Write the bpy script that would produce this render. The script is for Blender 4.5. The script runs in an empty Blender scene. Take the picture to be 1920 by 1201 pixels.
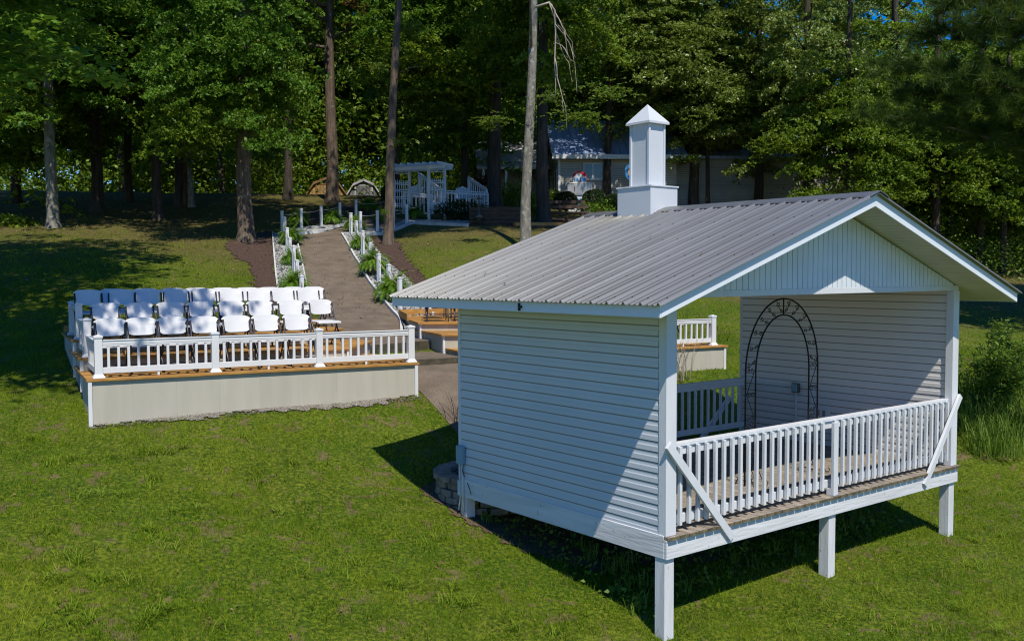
import bpy, math, random
import numpy as np
from mathutils import Matrix, Vector
R = math.radians
random.seed(7)
S = bpy.context.scene
COL = S.collection
# ------------------------------------------------------------------ camera
F = 1802.5
CAM = np.array([-7.2139, -6.6762, 2.6875]); YAW, PIT, ROL = 0.6646, -0.0489, -0.0036
def axes():
    f = np.array([math.sin(YAW)*math.cos(PIT), math.cos(YAW)*math.cos(PIT), math.sin(PIT)])
    r = np.array([math.cos(YAW), -math.sin(YAW), 0.]); u = np.cross(r, f)
    return r*math.cos(ROL)+u*math.sin(ROL), -r*math.sin(ROL)+u*math.cos(ROL), f
CR, CU, CF = axes()
def ray(x, y): return CF + CR*(x-960)/F - CU*(y-600.5)/F
def at(x, y, d): return CAM + d*ray(x, y)
def onplane(x, y, n, d):
    v = ray(x, y); n = np.array(n, float); return CAM + v*(d-n@CAM)/(n@v)
FH = np.array([math.sin(YAW), math.cos(YAW)]); RH = np.array([math.cos(YAW), -math.sin(YAW)])
cd = bpy.data.cameras.new('camera'); cam = bpy.data.objects.new('camera', cd); COL.objects.link(cam)
cd.sensor_width = 36; cd.lens = F/1920*36; cd.clip_end = 2000; cd.clip_start = .05
cam.matrix_world = Matrix(((CR[0], CU[0], -CF[0], CAM[0]), (CR[1], CU[1], -CF[1], CAM[1]), (CR[2], CU[2], -CF[2], CAM[2]), (0, 0, 0, 1)))
S.camera = cam
# ------------------------------------------------------------------ light
SUN = Vector((-0.196, -0.52, 0.831)).normalized()
W = bpy.data.worlds.new('World'); S.world = W; W.use_nodes = True
nt = W.node_tree; sky = nt.nodes.new('ShaderNodeTexSky'); sky.sky_type = 'NISHITA'; sky.sun_disc = False
sky.sun_elevation = math.asin(SUN.z); sky.sun_rotation = math.atan2(SUN.x, SUN.y) % (2*math.pi)
sky.air_density = 1.0; sky.dust_density = .0; sky.ozone_density = 5.0
bg = nt.nodes['Background']; bg.inputs[1].default_value = .12; hsv = nt.nodes.new('ShaderNodeHueSaturation'); hsv.inputs['Saturation'].default_value = 1.5; hsv.inputs['Hue'].default_value = .512; nt.links.new(sky.outputs[0], hsv.inputs['Color']); nt.links.new(hsv.outputs[0], bg.inputs[0])
sd = bpy.data.lights.new('sun', 'SUN'); sd.energy = 4.5; sd.angle = R(.6); sd.color = (1, .93, .80)
so = bpy.data.objects.new('sun', sd); COL.objects.link(so); so.rotation_euler = SUN.to_track_quat('Z', 'Y').to_euler()
S.view_settings.view_transform = 'Standard'; S.view_settings.look = 'None'; S.view_settings.exposure = 0.2; S.view_settings.gamma = 1
S.cycles.filter_width = 1.1; S.cycles.max_bounces = 6; S.cycles.transparent_max_bounces = 4
# ------------------------------------------------------------------ materials
def pm(name, c1, c2=None, scale=5., rough=.6, bump=.0, bscale=30., metal=0., stretch=(1, 1, 1), detail=4, spec=.4, stripe=None, stripe_c=None, speck=None, contrast=(.35, .65), var=.28):
    """noise-mixed principled. stripe=(axis, pitch, width, depth) dark joints; speck=(scale, threshold, colour)"""
    m = bpy.data.materials.new(name); m.use_nodes = True; t = m.node_tree; N = t.nodes; L = t.links
    b = N['Principled BSDF']; b.inputs['Roughness'].default_value = rough; b.inputs['Metallic'].default_value = metal
    b.inputs['Specular IOR Level'].default_value = spec
    tc = N.new('ShaderNodeTexCoord'); mp = N.new('ShaderNodeMapping'); mp.inputs['Scale'].default_value = stretch
    L.new(tc.outputs['Object'], mp.inputs[0])
    nz = N.new('ShaderNodeTexNoise'); nz.inputs['Scale'].default_value = scale; nz.inputs['Detail'].default_value = detail
    L.new(mp.outputs[0], nz.inputs['Vector'])
    rp = N.new('ShaderNodeMapRange'); rp.inputs[1].default_value = contrast[0]; rp.inputs[2].default_value = contrast[1]
    L.new(nz.outputs[0], rp.inputs[0])
    mx = N.new('ShaderNodeMix'); mx.data_type = 'RGBA'
    mx.inputs[6].default_value = (*c1, 1); mx.inputs[7].default_value = (*(c2 or c1), 1)
    L.new(rp.outputs[0], mx.inputs[0]); out = mx.outputs[2]; hsrc = None
    if speck:
        v = N.new('ShaderNodeTexNoise'); v.inputs['Scale'].default_value = speck[0]; v.inputs['Detail'].default_value = 2
        L.new(tc.outputs['Object'], v.inputs['Vector'])
        g = N.new('ShaderNodeMapRange'); g.inputs[1].default_value = speck[1]; g.inputs[2].default_value = speck[1]+.05; L.new(v.outputs[0], g.inputs[0])
        m2 = N.new('ShaderNodeMix'); m2.data_type = 'RGBA'; L.new(g.outputs[0], m2.inputs[0]); L.new(out, m2.inputs[6]); m2.inputs[7].default_value = (*speck[2], 1); out = m2.outputs[2]
    if stripe:
        ax, pitch, wd, _ = stripe
        sp = N.new('ShaderNodeSeparateXYZ'); L.new(tc.outputs['Object'], sp.inputs[0])
        dv = N.new('ShaderNodeMath'); dv.operation = 'DIVIDE'; L.new(sp.outputs[ax], dv.inputs[0]); dv.inputs[1].default_value = pitch
        fr = N.new('ShaderNodeMath'); fr.operation = 'FRACT'; L.new(dv.outputs[0], fr.inputs[0])
        fl = N.new('ShaderNodeMath'); fl.operation = 'FLOOR'; L.new(dv.outputs[0], fl.inputs[0])
        wn = N.new('ShaderNodeTexWhiteNoise'); wn.noise_dimensions = '1D'; L.new(fl.outputs[0], wn.inputs['W'])
        mr = N.new('ShaderNodeMapRange'); mr.inputs[3].default_value = 1-var; mr.inputs[4].default_value = 1+var*.45; L.new(wn.outputs[0], mr.inputs[0])
        hs = N.new('ShaderNodeHueSaturation'); L.new(mr.outputs[0], hs.inputs['Value']); L.new(out, hs.inputs['Color']); out = hs.outputs[0]
        lt = N.new('ShaderNodeMath'); lt.operation = 'LESS_THAN'; L.new(fr.outputs[0], lt.inputs[0]); lt.inputs[1].default_value = wd/pitch
        m3 = N.new('ShaderNodeMix'); m3.data_type = 'RGBA'; L.new(lt.outputs[0], m3.inputs[0]); L.new(out, m3.inputs[6])
        m3.inputs[7].default_value = (*(stripe_c or tuple(x*.25 for x in c1)), 1); out = m3.outputs[2]
    L.new(out, b.inputs['Base Color'])
    if bump:
        n2 = N.new('ShaderNodeTexNoise'); n2.inputs['Scale'].default_value = bscale; n2.inputs['Detail'].default_value = 5
        L.new(mp.outputs[0], n2.inputs['Vector'])
        bp = N.new('ShaderNodeBump'); bp.inputs['Strength'].default_value = 1; bp.inputs['Distance'].default_value = bump
        L.new(n2.outputs[0], bp.inputs['Height']); L.new(bp.outputs[0], b.inputs['Normal'])
    return m
def leafmat(name, c1, c2, c3, scale=1.2, trans=.38, rough=.5, spec=.26):
    m = bpy.data.materials.new(name); m.use_nodes = True; t = m.node_tree; N = t.nodes; L = t.links
    b = N['Principled BSDF']; b.inputs['Roughness'].default_value = rough; b.inputs['Specular IOR Level'].default_value = spec
    tc = N.new('ShaderNodeTexCoord'); nz = N.new('ShaderNodeTexNoise'); nz.inputs['Scale'].default_value = scale; nz.inputs['Detail'].default_value = 3
    oi = N.new('ShaderNodeObjectInfo'); ad = N.new('ShaderNodeVectorMath'); ad.operation = 'ADD'
    L.new(tc.outputs['Object'], ad.inputs[0]); L.new(oi.outputs['Random'], ad.inputs[1]); L.new(ad.outputs[0], nz.inputs['Vector'])
    cr = N.new('ShaderNodeValToRGB'); e = cr.color_ramp.elements
    e[0].position = .32; e[0].color = (*c1, 1); e[1].position = .68; e[1].color = (*c3, 1); k = e.new(.5); k.color = (*c2, 1)
    # fine variation leaf to leaf
    n2 = N.new('ShaderNodeTexNoise'); n2.inputs['Scale'].default_value = 9; L.new(ad.outputs[0], n2.inputs['Vector'])
    mm = N.new('ShaderNodeMath'); mm.operation = 'MULTIPLY_ADD'; mm.inputs[1].default_value = .35; L.new(n2.outputs[0], mm.inputs[0])
    m4 = N.new('ShaderNodeMath'); m4.operation = 'MULTIPLY_ADD'; m4.inputs[1].default_value = .8; m4.inputs[2].default_value = -.075; L.new(nz.outputs[0], m4.inputs[0]); L.new(m4.outputs[0], mm.inputs[2])
    L.new(mm.outputs[0], cr.inputs[0]); L.new(cr.outputs[0], b.inputs['Base Color'])
    tr = N.new('ShaderNodeBsdfTranslucent'); hs = N.new('ShaderNodeHueSaturation'); hs.inputs['Value'].default_value = 1.5; hs.inputs['Hue'].default_value = .48
    L.new(cr.outputs[0], hs.inputs['Color']); L.new(hs.outputs[0], tr.inputs[0])
    ms = N.new('ShaderNodeMixShader'); ms.inputs[0].default_value = trans
    L.new(b.outputs[0], ms.inputs[1]); L.new(tr.outputs[0], ms.inputs[2]); L.new(ms.outputs[0], N['Material Output'].inputs[0])
    return m
M = {}
M['siding'] = pm('vinyl siding', (.58, .62, .665), (.55, .585, .63), .8, .45, .001, 60, speck=(26, .76, (.25, .25, .22)))
M['siding_in'] = pm('siding with bounce tint', (.70, .68, .665), (.66, .64, .625), .8, .45, .001, 60, speck=(26, .76, (.25, .25, .22)))  # siding lightened and warmed to stand in for light bounced off the deck
M['paint'] = pm('white wood paint', (.66, .68, .71), (.60, .62, .65), 4, .5, .002, 40, stretch=(1, 1, .3), speck=(30, .74, (.40, .38, .34)))
M['fascia'] = pm('fascia metal', (.70, .75, .81), (.66, .71, .77), 2, .4, .0, 10, speck=(40, .77, (.3, .3, .3)))
M['postpaint'] = pm('painted post', (.68, .685, .70), (.58, .585, .60), 3, .55, .004, 12, stretch=(3, 3, .4), speck=(14, .68, (.40, .36, .30)))
M['skirt'] = pm('painted rim board', (.68, .69, .71), (.57, .575, .59), 2.5, .55, .005, 9, stretch=(.35, .35, 4), speck=(18, .70, (.38, .34, .28)))
M['vinyl'] = pm('white vinyl', (.68, .685, .70), (.65, .655, .67), 2, .35, 0)
M['chair_plastic'] = pm('white chair plastic', (.63, .635, .64), (.60, .605, .61), 3, .42, .0006, 200)
M['tube'] = pm('grey chair tube', (.06, .063, .075), None, 3, .4, 0, metal=.5)
M['roof'] = pm('grey ribbed roofing', (.325, .325, .305), (.27, .265, .245), 1.1, .42, .0, 10, metal=.75, stretch=(.35, 3, 1), detail=6, spec=.5)
M['steeple'] = pm('steeple metal', (.58, .61, .65), (.55, .58, .62), 2, .4, .0, 10, speck=(40, .77, (.3, .3, .3)))
M['screw'] = pm('rusty screw', (.06, .035, .025), None, 3, .6)
M['rust'] = pm('dull metal', (.12, .12, .12), (.2, .15, .1), 9, .5, metal=.6)
M['soffit'] = pm('soffit', (.58, .56, .50), (.52, .50, .44), 3, .6, stripe=(0, .10, .006, 0), stripe_c=(.25, .24, .2), var=.03, speck=(30, .77, (.2, .18, .14)))
M['gable'] = pm('gable vinyl', (.70, .745, .80), (.64, .685, .74), 3, .45, speck=(22, .75, (.28, .26, .22)))
M['groove_lapshade'] = pm('dark joint and lap shadow', (.25, .235, .21), None, 2, .8)  # dark gable joints, and the shadow lines painted between siding laps
M['deck'] = pm('weathered deck', (.36, .31, .25), (.22, .185, .15), 6, .8, .004, 30, stretch=(5, .6, 1), stripe=(0, .1425, .007, 0), stripe_c=(.03, .025, .02), detail=8)
M['deckend'] = pm('mossy plank ends', (.20, .16, .09), (.09, .075, .04), 14, .9, .004, 60, stripe=(0, .1425, .007, 0), stripe_c=(.02, .018, .012))
M['treated'] = pm('golden treated lumber', (.50, .27, .075), (.34, .165, .04), 5, .6, .002, 30, stretch=(.5, 5, 3), stripe=(1, .14, .006, 0), stripe_c=(.08, .04, .01))
M['treated_edge'] = pm('golden nosing', (.47, .25, .06), (.32, .15, .035), 4, .6, .002, 20, stretch=(1, 1, 6))
M['stucco'] = pm('beige fibre panel', (.47, .44, .37), (.42, .395, .33), 2.2, .85, .002, 120, stretch=(3, 3, .35), stripe=(0, .6096, .004, 0), stripe_c=(.34, .32, .27), contrast=(.3, .7), var=.035)
M['iron'] = pm('black iron', (.012, .012, .014), (.03, .028, .028), 20, .45, metal=.6)
M['bluebox'] = pm('blue grey box', (.20, .33, .42), None, 2, .5)
M['pvc'] = pm('pvc conduit', (.62, .62, .60), None, 2, .5)
M['block'] = pm('retaining block', (.26, .215, .17), (.17, .145, .12), 6, .9, .012, 30, speck=(9, .62, (.30, .26, .21)))
M['soil'] = pm('bare soil', (.13, .085, .055), (.07, .048, .033), 6, .95, .03, 25, speck=(30, .66, (.2, .15, .1)))
M['mulch'] = pm('bark mulch', (.105, .060, .042), (.040, .024, .018), 22, .95, .05, 40, detail=8, speck=(34, .64, (.24, .15, .11)))
M['path'] = pm('exposed aggregate', (.185, .145, .108), (.125, .098, .072), 2.2, .85, .006, 90, speck=(60, .57, (.075, .06, .048)), contrast=(.35, .65))
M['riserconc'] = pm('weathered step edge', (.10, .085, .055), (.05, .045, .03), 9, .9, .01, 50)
M['stone'] = pm('white landscape stone', (.48, .48, .465), (.28, .28, .27), 12, .8, .06, 24, speck=(26, .62, (.12, .11, .10)), detail=6)
M['gravel'] = pm('grey gravel', (.24, .215, .185), (.10, .085, .07), 30, .9, .02, 40, speck=(45, .6, (.38, .36, .32)))
M['edging'] = pm('white edging board', (.60, .62, .64), (.48, .49, .50), 4, .6, .002, 30)
M['rope'] = pm('rope', (.36, .33, .27), (.25, .22, .18), 40, .9)
M['bark_brown'] = pm('brown bark', (.17, .125, .09), (.075, .055, .042), 3.0, .9, .05, 9, stretch=(3, 3, .45), detail=8, speck=(6, .66, (.22, .23, .17)))
M['bark_grey'] = pm('grey lichen bark', (.25, .235, .20), (.12, .115, .10), 4.0, .9, .03, 12, stretch=(2, 2, .8), detail=8, speck=(5, .6, (.30, .31, .26)))
M['bark_dark'] = pm('dark bark', (.075, .06, .048), (.035, .028, .022), 3.0, .95, .05, 9, stretch=(3, 3, .45), detail=8)
M['dead'] = pm('bleached twig', (.38, .34, .28), (.26, .23, .19), 9, .9)
M['oak'] = leafmat('oak leaves', (.042, .095, .006), (.105, .180, .012), (.215, .315, .028))
M['maple'] = leafmat('maple leaves', (.034, .098, .007), (.085, .185, .016), (.180, .330, .036))
M['olive'] = leafmat('olive oak leaves', (.070, .120, .012), (.145, .220, .028), (.300, .380, .110), rough=.42, spec=.6)
M['lime'] = leafmat('bright sapling leaves', (.07, .13, .015), (.10, .17, .02), (.15, .22, .03), trans=.45)
M['deadleaf'] = leafmat('brown dead leaves', (.10, .035, .015), (.15, .05, .02), (.19, .08, .03))
M['pine'] = leafmat('pine needles', (.030, .065, .008), (.050, .095, .012), (.085, .140, .020), scale=1.5)
M['fern'] = leafmat('fern fronds', (.07, .16, .012), (.12, .24, .02), (.18, .33, .035), scale=6)
M['grass'] = leafmat('grass blades', (.050, .105, .003), (.125, .205, .005), (.235, .290, .016), scale=.9, trans=.3, rough=.7, spec=.12)
M['drygrass'] = leafmat('dry grass', (.22, .16, .05), (.26, .20, .07), (.34, .28, .12), scale=2, trans=.3, rough=.7, spec=.1)
M['crab'] = leafmat('crabgrass', (.14, .22, .015), (.18, .27, .02), (.24, .32, .04), scale=2, trans=.4, rough=.7, spec=.1)
M['litter'] = leafmat('leaf litter', (.16, .09, .045), (.24, .14, .07), (.34, .24, .14), scale=3, trans=.1, rough=.8, spec=.1)
M['weed'] = leafmat('weed leaves', (.08, .15, .015), (.14, .23, .028), (.22, .33, .05), scale=3)
M['hedge'] = leafmat('hedge leaves', (.014, .032, .010), (.022, .050, .014), (.035, .07, .018), scale=3)
M['hsiding'] = pm('house siding', (.42, .41, .37), (.36, .35, .32), 2, .6, stripe=(2, .115, .018, 0), stripe_c=(.11, .11, .10), var=.03)
M['hroof'] = pm('blue house roof', (.34, .44, .68), (.26, .35, .58), 1.5, .35, metal=.25, stripe=(0, .40, .035, 0), stripe_c=(.16, .20, .30), var=.08)
M['glass'] = pm('window glass', (.03, .05, .05), (.06, .09, .085), 2, .08, spec=.8)
M['shedwood'] = pm('yellow shed boards', (.42, .27, .09), (.30, .18, .06), 3, .7, stripe=(0, .2, .02, 0), stripe_c=(.12, .07, .02))
M['shedroof'] = pm('brown shed roof', (.22, .12, .045), (.15, .08, .03), 3, .7)
M['shedgrey'] = pm('grey shed boards', (.20, .20, .21), (.09, .09, .10), 5, .7, stretch=(1, 1, .3), stripe=(0, .2, .02, 0), stripe_c=(.04, .04, .04))
M['shedtrim'] = pm('pale shed trim', (.42, .43, .46), (.3, .3, .33), 3, .7)
M['timber'] = pm('railroad timber', (.10, .065, .045), (.055, .038, .028), 4, .9, .01, 20, stretch=(1, 1, 3))
M['steel'] = pm('brushed steel', (.50, .47, .45), (.36, .34, .33), 5, .35, metal=.5)
M['red'] = pm('red panel', (.45, .025, .03), None, 3, .5)
M['blue'] = pm('blue print', (.04, .22, .50), None, 3, .5)
M['white'] = pm('white panel', (.62, .64, .66), (.5, .52, .55), 6, .5)
M['orange'] = pm('tan disc', (.50, .28, .12), None, 3, .5)
M['pot'] = pm('brown tub', (.13, .085, .055), (.09, .06, .04), 6, .8)
M['darkred'] = leafmat('red shrub leaves', (.05, .008, .012), (.08, .01, .015), (.12, .02, .02))
def lawnmat():
    m = bpy.data.materials.new('lawn'); m.use_nodes = True; t = m.node_tree; N = t.nodes; L = t.links
    b = N['Principled BSDF']; b.inputs['Roughness'].default_value = .9; b.inputs['Specular IOR Level'].default_value = .15
    tc = N.new('ShaderNodeTexCoord')
    def nz(s, d=5, dist=0):
        n = N.new('ShaderNodeTexNoise'); n.inputs['Scale'].default_value = s; n.inputs['Detail'].default_value = d; n.inputs['Distortion'].default_value = dist
        L.new(tc.outputs['Object'], n.inputs['Vector']); return n
    def ramp(src, stops):
        c = N.new('ShaderNodeValToRGB'); e = c.color_ramp.elements
        e[0].position, e[0].color = stops[0][0], (*stops[0][1], 1); e[1].position, e[1].color = stops[-1][0], (*stops[-1][1], 1)
        for p_, c_ in stops[1:-1]: k = e.new(p_); k.color = (*c_, 1)
        L.new(src, c.inputs[0]); return c
    def mix(f, a, c2):
        x = N.new('ShaderNodeMix'); x.data_type = 'RGBA'; L.new(f, x.inputs[0]); L.new(a, x.inputs[6]); L.new(c2, x.inputs[7]); return x.outputs[2]
    fine = ramp(nz(22, 6).outputs[0], [(.37, (.010, .024, .002)), (.5, (.062, .098, .004)), (.61, (.165, .185, .014))])
    big = ramp(nz(.5, 4).outputs[0], [(.35, (.040, .090, .005)), (.65, (.110, .145, .012))])
    a = mix(ramp(nz(1.7).outputs[0], [(.3, (.25,)*3), (.7, (.6,)*3)]).outputs[0], fine.outputs[0], big.outputs[0])
    dirt = ramp(nz(9, 4).outputs[0], [(.3, (.10, .065, .04)), (.7, (.19, .13, .08))])
    dm = ramp(nz(2.6, 8, 1.2).outputs[0], [(.58, (0,)*3), (.66, (.7,)*3)])
    a = mix(dm.outputs[0], a, dirt.outputs[0])
    # the woodland floor uphill turns to leaf litter (world y is uphill)
    sp = N.new('ShaderNodeSeparateXYZ'); L.new(tc.outputs['Object'], sp.inputs[0])
    sm = N.new('ShaderNodeMath'); sm.operation = 'MULTIPLY_ADD'; sm.inputs[1].default_value = .785; L.new(sp.outputs[1], sm.inputs[0])
    s2 = N.new('ShaderNodeMath'); s2.operation = 'MULTIPLY'; s2.inputs[1].default_value = .62; L.new(sp.outputs[0], s2.inputs[0]); L.new(s2.outputs[0], sm.inputs[2])
    n5 = nz(.35, 5); ad = N.new('ShaderNodeMath'); ad.operation = 'MULTIPLY_ADD'; ad.inputs[1].default_value = 14; L.new(n5.outputs[0], ad.inputs[0]); L.new(sm.outputs[0], ad.inputs[2])
    wf = N.new('ShaderNodeMapRange'); wf.inputs[1].default_value = 24; wf.inputs[2].default_value = 31; L.new(ad.outputs[0], wf.inputs[0])
    wf.inputs[4].default_value = .8
    lit = ramp(nz(6, 6).outputs[0], [(.3, (.055, .060, .014)), (.55, (.115, .085, .035)), (.75, (.17, .12, .06))])
    a = mix(wf.outputs[0], a, lit.outputs[0])
    L.new(a, b.inputs['Base Color'])
    bp = N.new('ShaderNodeBump'); bp.inputs['Distance'].default_value = .06; L.new(nz(14, 6).outputs[0], bp.inputs['Height']); L.new(bp.outputs[0], b.inputs['Normal'])
    return m
M['lawn'] = lawnmat()
# ------------------------------------------------------------------ mesh helpers
class MB:
    def __init__(s, T=None): s.v = []; s.f = []; s.m = []; s.mi = 0; s.T = T
    def add(s, vs, fs):
        n = len(s.v)
        for p in vs:
            p = Vector((float(p[0]), float(p[1]), float(p[2])))
            s.v.append(tuple(s.T @ p) if s.T is not None else tuple(p))
        for f in fs: s.f.append(tuple(i+n for i in f)); s.m.append(s.mi)
        return s
    def box(s, x0, x1, y0, y1, z0, z1):
        return s.add([(x, y, z) for z in (z0, z1) for y in (y0, y1) for x in (x0, x1)], [(0, 2, 3, 1), (4, 5, 7, 6), (0, 1, 5, 4), (2, 6, 7, 3), (0, 4, 6, 2), (1, 3, 7, 5)])
    def beam(s, a, b, w, h, up=(0, 0, 1)):
        a = Vector([float(q) for q in a]); b = Vector([float(q) for q in b]); d = (b-a).normalized(); up = Vector(up); sd_ = d.cross(up)
        if sd_.length < 1e-4: sd_ = d.cross(Vector((0, 1, 0)))
        sd_.normalize(); u2 = sd_.cross(d); vs = []
        for p in (a, b):
            for i, j in ((-1, -1), (1, -1), (1, 1), (-1, 1)): vs.append(p+sd_*(w/2*i)+u2*(h/2*j))
        return s.add(vs, [(3, 2, 1, 0), (4, 5, 6, 7), (0, 1, 5, 4), (1, 2, 6, 5), (2, 3, 7, 6), (3, 0, 4, 7)])
    def tube(s, pts, r, n=7, caps=True):
        P = [Vector([float(q) for q in p]) for p in pts]; k = len(P); rr = r if isinstance(r, (list, tuple)) else [r]*k
        vs = []; up = Vector((0.31, 0.17, .93))
        for i, p in enumerate(P):
            d = (P[min(i+1, k-1)]-P[max(i-1, 0)]).normalized(); a = d.cross(up)
            if a.length < 1e-3: a = d.cross(Vector((1, 0, 0)))
            a.normalize(); b = d.cross(a)
            for j in range(n): t = 2*math.pi*j/n; vs.append(p+(a*math.cos(t)+b*math.sin(t))*rr[i])
        fs = [(i*n+j, i*n+(j+1) % n, (i+1)*n+(j+1) % n, (i+1)*n+j) for i in range(k-1) for j in range(n)]
        if caps: fs += [tuple(range(n-1, -1, -1)), tuple((k-1)*n+j for j in range(n))]
        return s.add(vs, fs)
    def lathe(s, c, prof, n=20):
        vs = [(c[0]+r*math.cos(2*math.pi*j/n), c[1]+r*math.sin(2*math.pi*j/n), c[2]+z) for r, z in prof for j in range(n)]; k = len(prof)
        fs = [(i*n+j, i*n+(j+1) % n, (i+1)*n+(j+1) % n, (i+1)*n+j) for i in range(k-1) for j in range(n)]
        return s.add(vs, fs+[tuple(range(n-1, -1, -1)), tuple((k-1)*n+j for j in range(n))])
    def prism(s, poly, z0, z1):
        n = len(poly); vs = [(p[0], p[1], z0) for p in poly]+[(p[0], p[1], z1) for p in poly]
        return s.add(vs, [tuple(range(n-1, -1, -1)), tuple(range(n, 2*n))]+[(i, (i+1) % n, n+(i+1) % n, n+i) for i in range(n)])
    def extr(s, poly, axis, a, b):
        """polygon given in the two other axes, extruded along axis"""
        def mk(p, t): q = list(p); q.insert(axis, t); return q
        n = len(poly); vs = [mk(p, a) for p in poly]+[mk(p, b) for p in poly]
        return s.add(vs, [tuple(range(n-1, -1, -1)), tuple(range(n, 2*n))]+[(i, (i+1) % n, n+(i+1) % n, n+i) for i in range(n)])
    def build(s, name, mats, parent=None, smooth=False, bevel=0.):
        me = bpy.data.meshes.new(name); me.from_pydata(s.v, [], s.f)
        if not isinstance(mats, (list, tuple)): mats = [mats]
        for m in mats: me.materials.append(M[m] if isinstance(m, str) else m)
        me.polygons.foreach_set('material_index', s.m)
        if smooth: me.polygons.foreach_set('use_smooth', [True]*len(s.f))
        me.update()
        import bmesh
        bm = bmesh.new(); bm.from_mesh(me); bmesh.ops.recalc_face_normals(bm, faces=bm.faces); bm.to_mesh(me); bm.free()
        o = bpy.data.objects.new(name, me); COL.objects.link(o)
        if parent: o.parent = parent
        if bevel:
            b = o.modifiers.new('bevel', 'BEVEL'); b.width = bevel; b.segments = 2; b.limit_method = 'ANGLE'; b.angle_limit = R(40)
        return o
def npmesh(name, V, k, mats, parent=None, smooth=False, midx=None):
    """V (n*k,3) vertices, every k consecutive vertices are one face"""
    n = len(V)//k; me = bpy.data.meshes.new(name)
    me.vertices.add(len(V)); me.vertices.foreach_set('co', np.ascontiguousarray(V, dtype=np.float32).ravel())
    me.loops.add(n*k); me.loops.foreach_set('vertex_index', np.arange(n*k, dtype=np.int32))
    me.polygons.add(n); me.polygons.foreach_set('loop_start', np.arange(0, n*k, k, dtype=np.int32)); me.polygons.foreach_set('loop_total', np.full(n, k, dtype=np.int32))
    for m in (mats if isinstance(mats, (list, tuple)) else [mats]): me.materials.append(M[m])
    if midx is not None: me.polygons.foreach_set('material_index', np.asarray(midx, dtype=np.int32))
    me.update(calc_edges=True)
    o = bpy.data.objects.new(name, me); COL.objects.link(o)
    if parent: o.parent = parent
    return o
def tag(o, label, cat, group=None):
    o['label'] = label; o['category'] = cat
    if group: o['group'] = group
    return o
def thing(name, loc, label, cat, group=None, rz=0.):
    o = bpy.data.objects.new(name, None); COL.objects.link(o); o.empty_display_size = .2
    o.location = [float(q) for q in loc]; o.rotation_euler = (0, 0, rz); return tag(o, label, cat, group)
def struct(o, kind='structure'): o['kind'] = kind; return o
def dup(root, loc, rz, label, group=None, scale=None):
    r = root.copy(); COL.objects.link(r); r.location = [float(q) for q in loc]; r.rotation_euler = (0, 0, rz); r['label'] = label
    if group: r['group'] = group
    if scale: r.scale = (scale,)*3
    for c in list(root.children):
        d = c.copy(); COL.objects.link(d); d.parent = r
        for g in list(c.children):
            e = g.copy(); COL.objects.link(e); e.parent = d
    return r
# ------------------------------------------------------------------ terrain
TA = np.array([-3.624, 7.615]); E1 = np.array([.9863, -.1652]); E2 = np.array([.1652, .9863])
TANG = math.atan2(E1[1], E1[0])
def tl(x, y): return TA+x*E1+y*E2
ctrl = [(0, 0, -1.09), (2.9, 0, -1.0), (5.7, 0, -.99), (0, 3.45, -.51), (3, 3.6, -.45), (-4, 0, -1.12), (-8, 1, -1.0), (6, -4, -1.55), (0, -4, -1.7), (-6, -5, -2.1), (-12, -3, -1.6),
        (12, 0, -.75), (.9, 5.0, -.22), (.4, 4.3, -.42), (-2, 4, -.28), (-6, 4, -.2), (14, -6, -1.6), (6, 4, -.2)]
for x, y, z in ((.07, 0, .543), (2.5, 0, .61), (5.03, 0, .67), (0, 1.5, .8), (0, 2.8, 1.0), (0, 4.8, 1.27), (0, 6.5, 1.55), (5, 3, 1.2), (2.5, 3, 1.1), (3, 6.2, 1.5), (5.8, .3, .80), (5.9, 1.4, .97), (6.1, 3, 1.12), (6.2, 4.6, 1.28), (9, .3, .75), (12, .3, .80), (12, 3, 1.1), (9, 4, 1.2), (9, 6.5, 1.6), (-2, 0, .45), (-5, -1, .1)):
    w = tl(x, y); ctrl.append((w[0], w[1], z))
PD = [(0, 640, 19.5), (700, 600, 22.6), (749, 583, 24.1), (600, 560, 25.3), (650, 540, 27), (710, 530, 27.7), (550, 520, 28.2), (622, 500, 29.8), (680, 483, 31.4), (560, 475, 32), (605, 460, 33.5),
      (657, 441, 36), (560, 442, 36.5), (528, 434, 38), (602, 427, 38.5), (667, 411, 40.5), (707, 435, 37), (762, 417, 39.5), (803, 411, 40.2), (300, 545, 23.6), (100, 560, 22.5), (300, 480, 29.5), (462, 452, 34), (100, 425, 36), (300, 410, 40),
      (240, 372, 47), (300, 353, 54), (50, 352, 52), (500, 372, 47), (600, 366, 50), (700, 368, 50), (820, 500, 28), (900, 460, 31), (850, 440, 34), (950, 427, 36.5), (900, 415, 39), (1000, 415, 40), (1100, 397, 48), (1250, 405, 47), (1500, 420, 47),
      (1380, 625, 24), (1380, 561, 30), (1360, 690, 19.9), (1850, 900, 16.4), (1850, 780, 18.8), (1850, 660, 24), (1850, 580, 31), (1850, 525, 41), (1850, 500, 50), (1700, 500, 46), (1650, 620, 24), (0, 500, 27), (-300, 560, 22), (-300, 420, 36), (2200, 560, 33), (2200, 900, 16)]
for x, y, d in PD: ctrl.append(tuple(at(x, y, d)))
ctrl = np.array(ctrl)
def _k(r2): return np.where(r2 > 1e-12, .5*r2*np.log(np.maximum(r2, 1e-12)), 0.)
_n = len(ctrl); _A = np.zeros((_n+3, _n+3)); _dx = ctrl[:, None, :2]-ctrl[None, :, :2]
_A[:_n, :_n] = _k((_dx**2).sum(2))+np.eye(_n)*.6; _A[:_n, _n] = 1; _A[:_n, _n+1:] = ctrl[:, :2]; _A[_n:, :_n] = _A[:_n, _n:].T
_w = np.linalg.solve(_A, np.concatenate([ctrl[:, 2], np.zeros(3)]))
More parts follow.
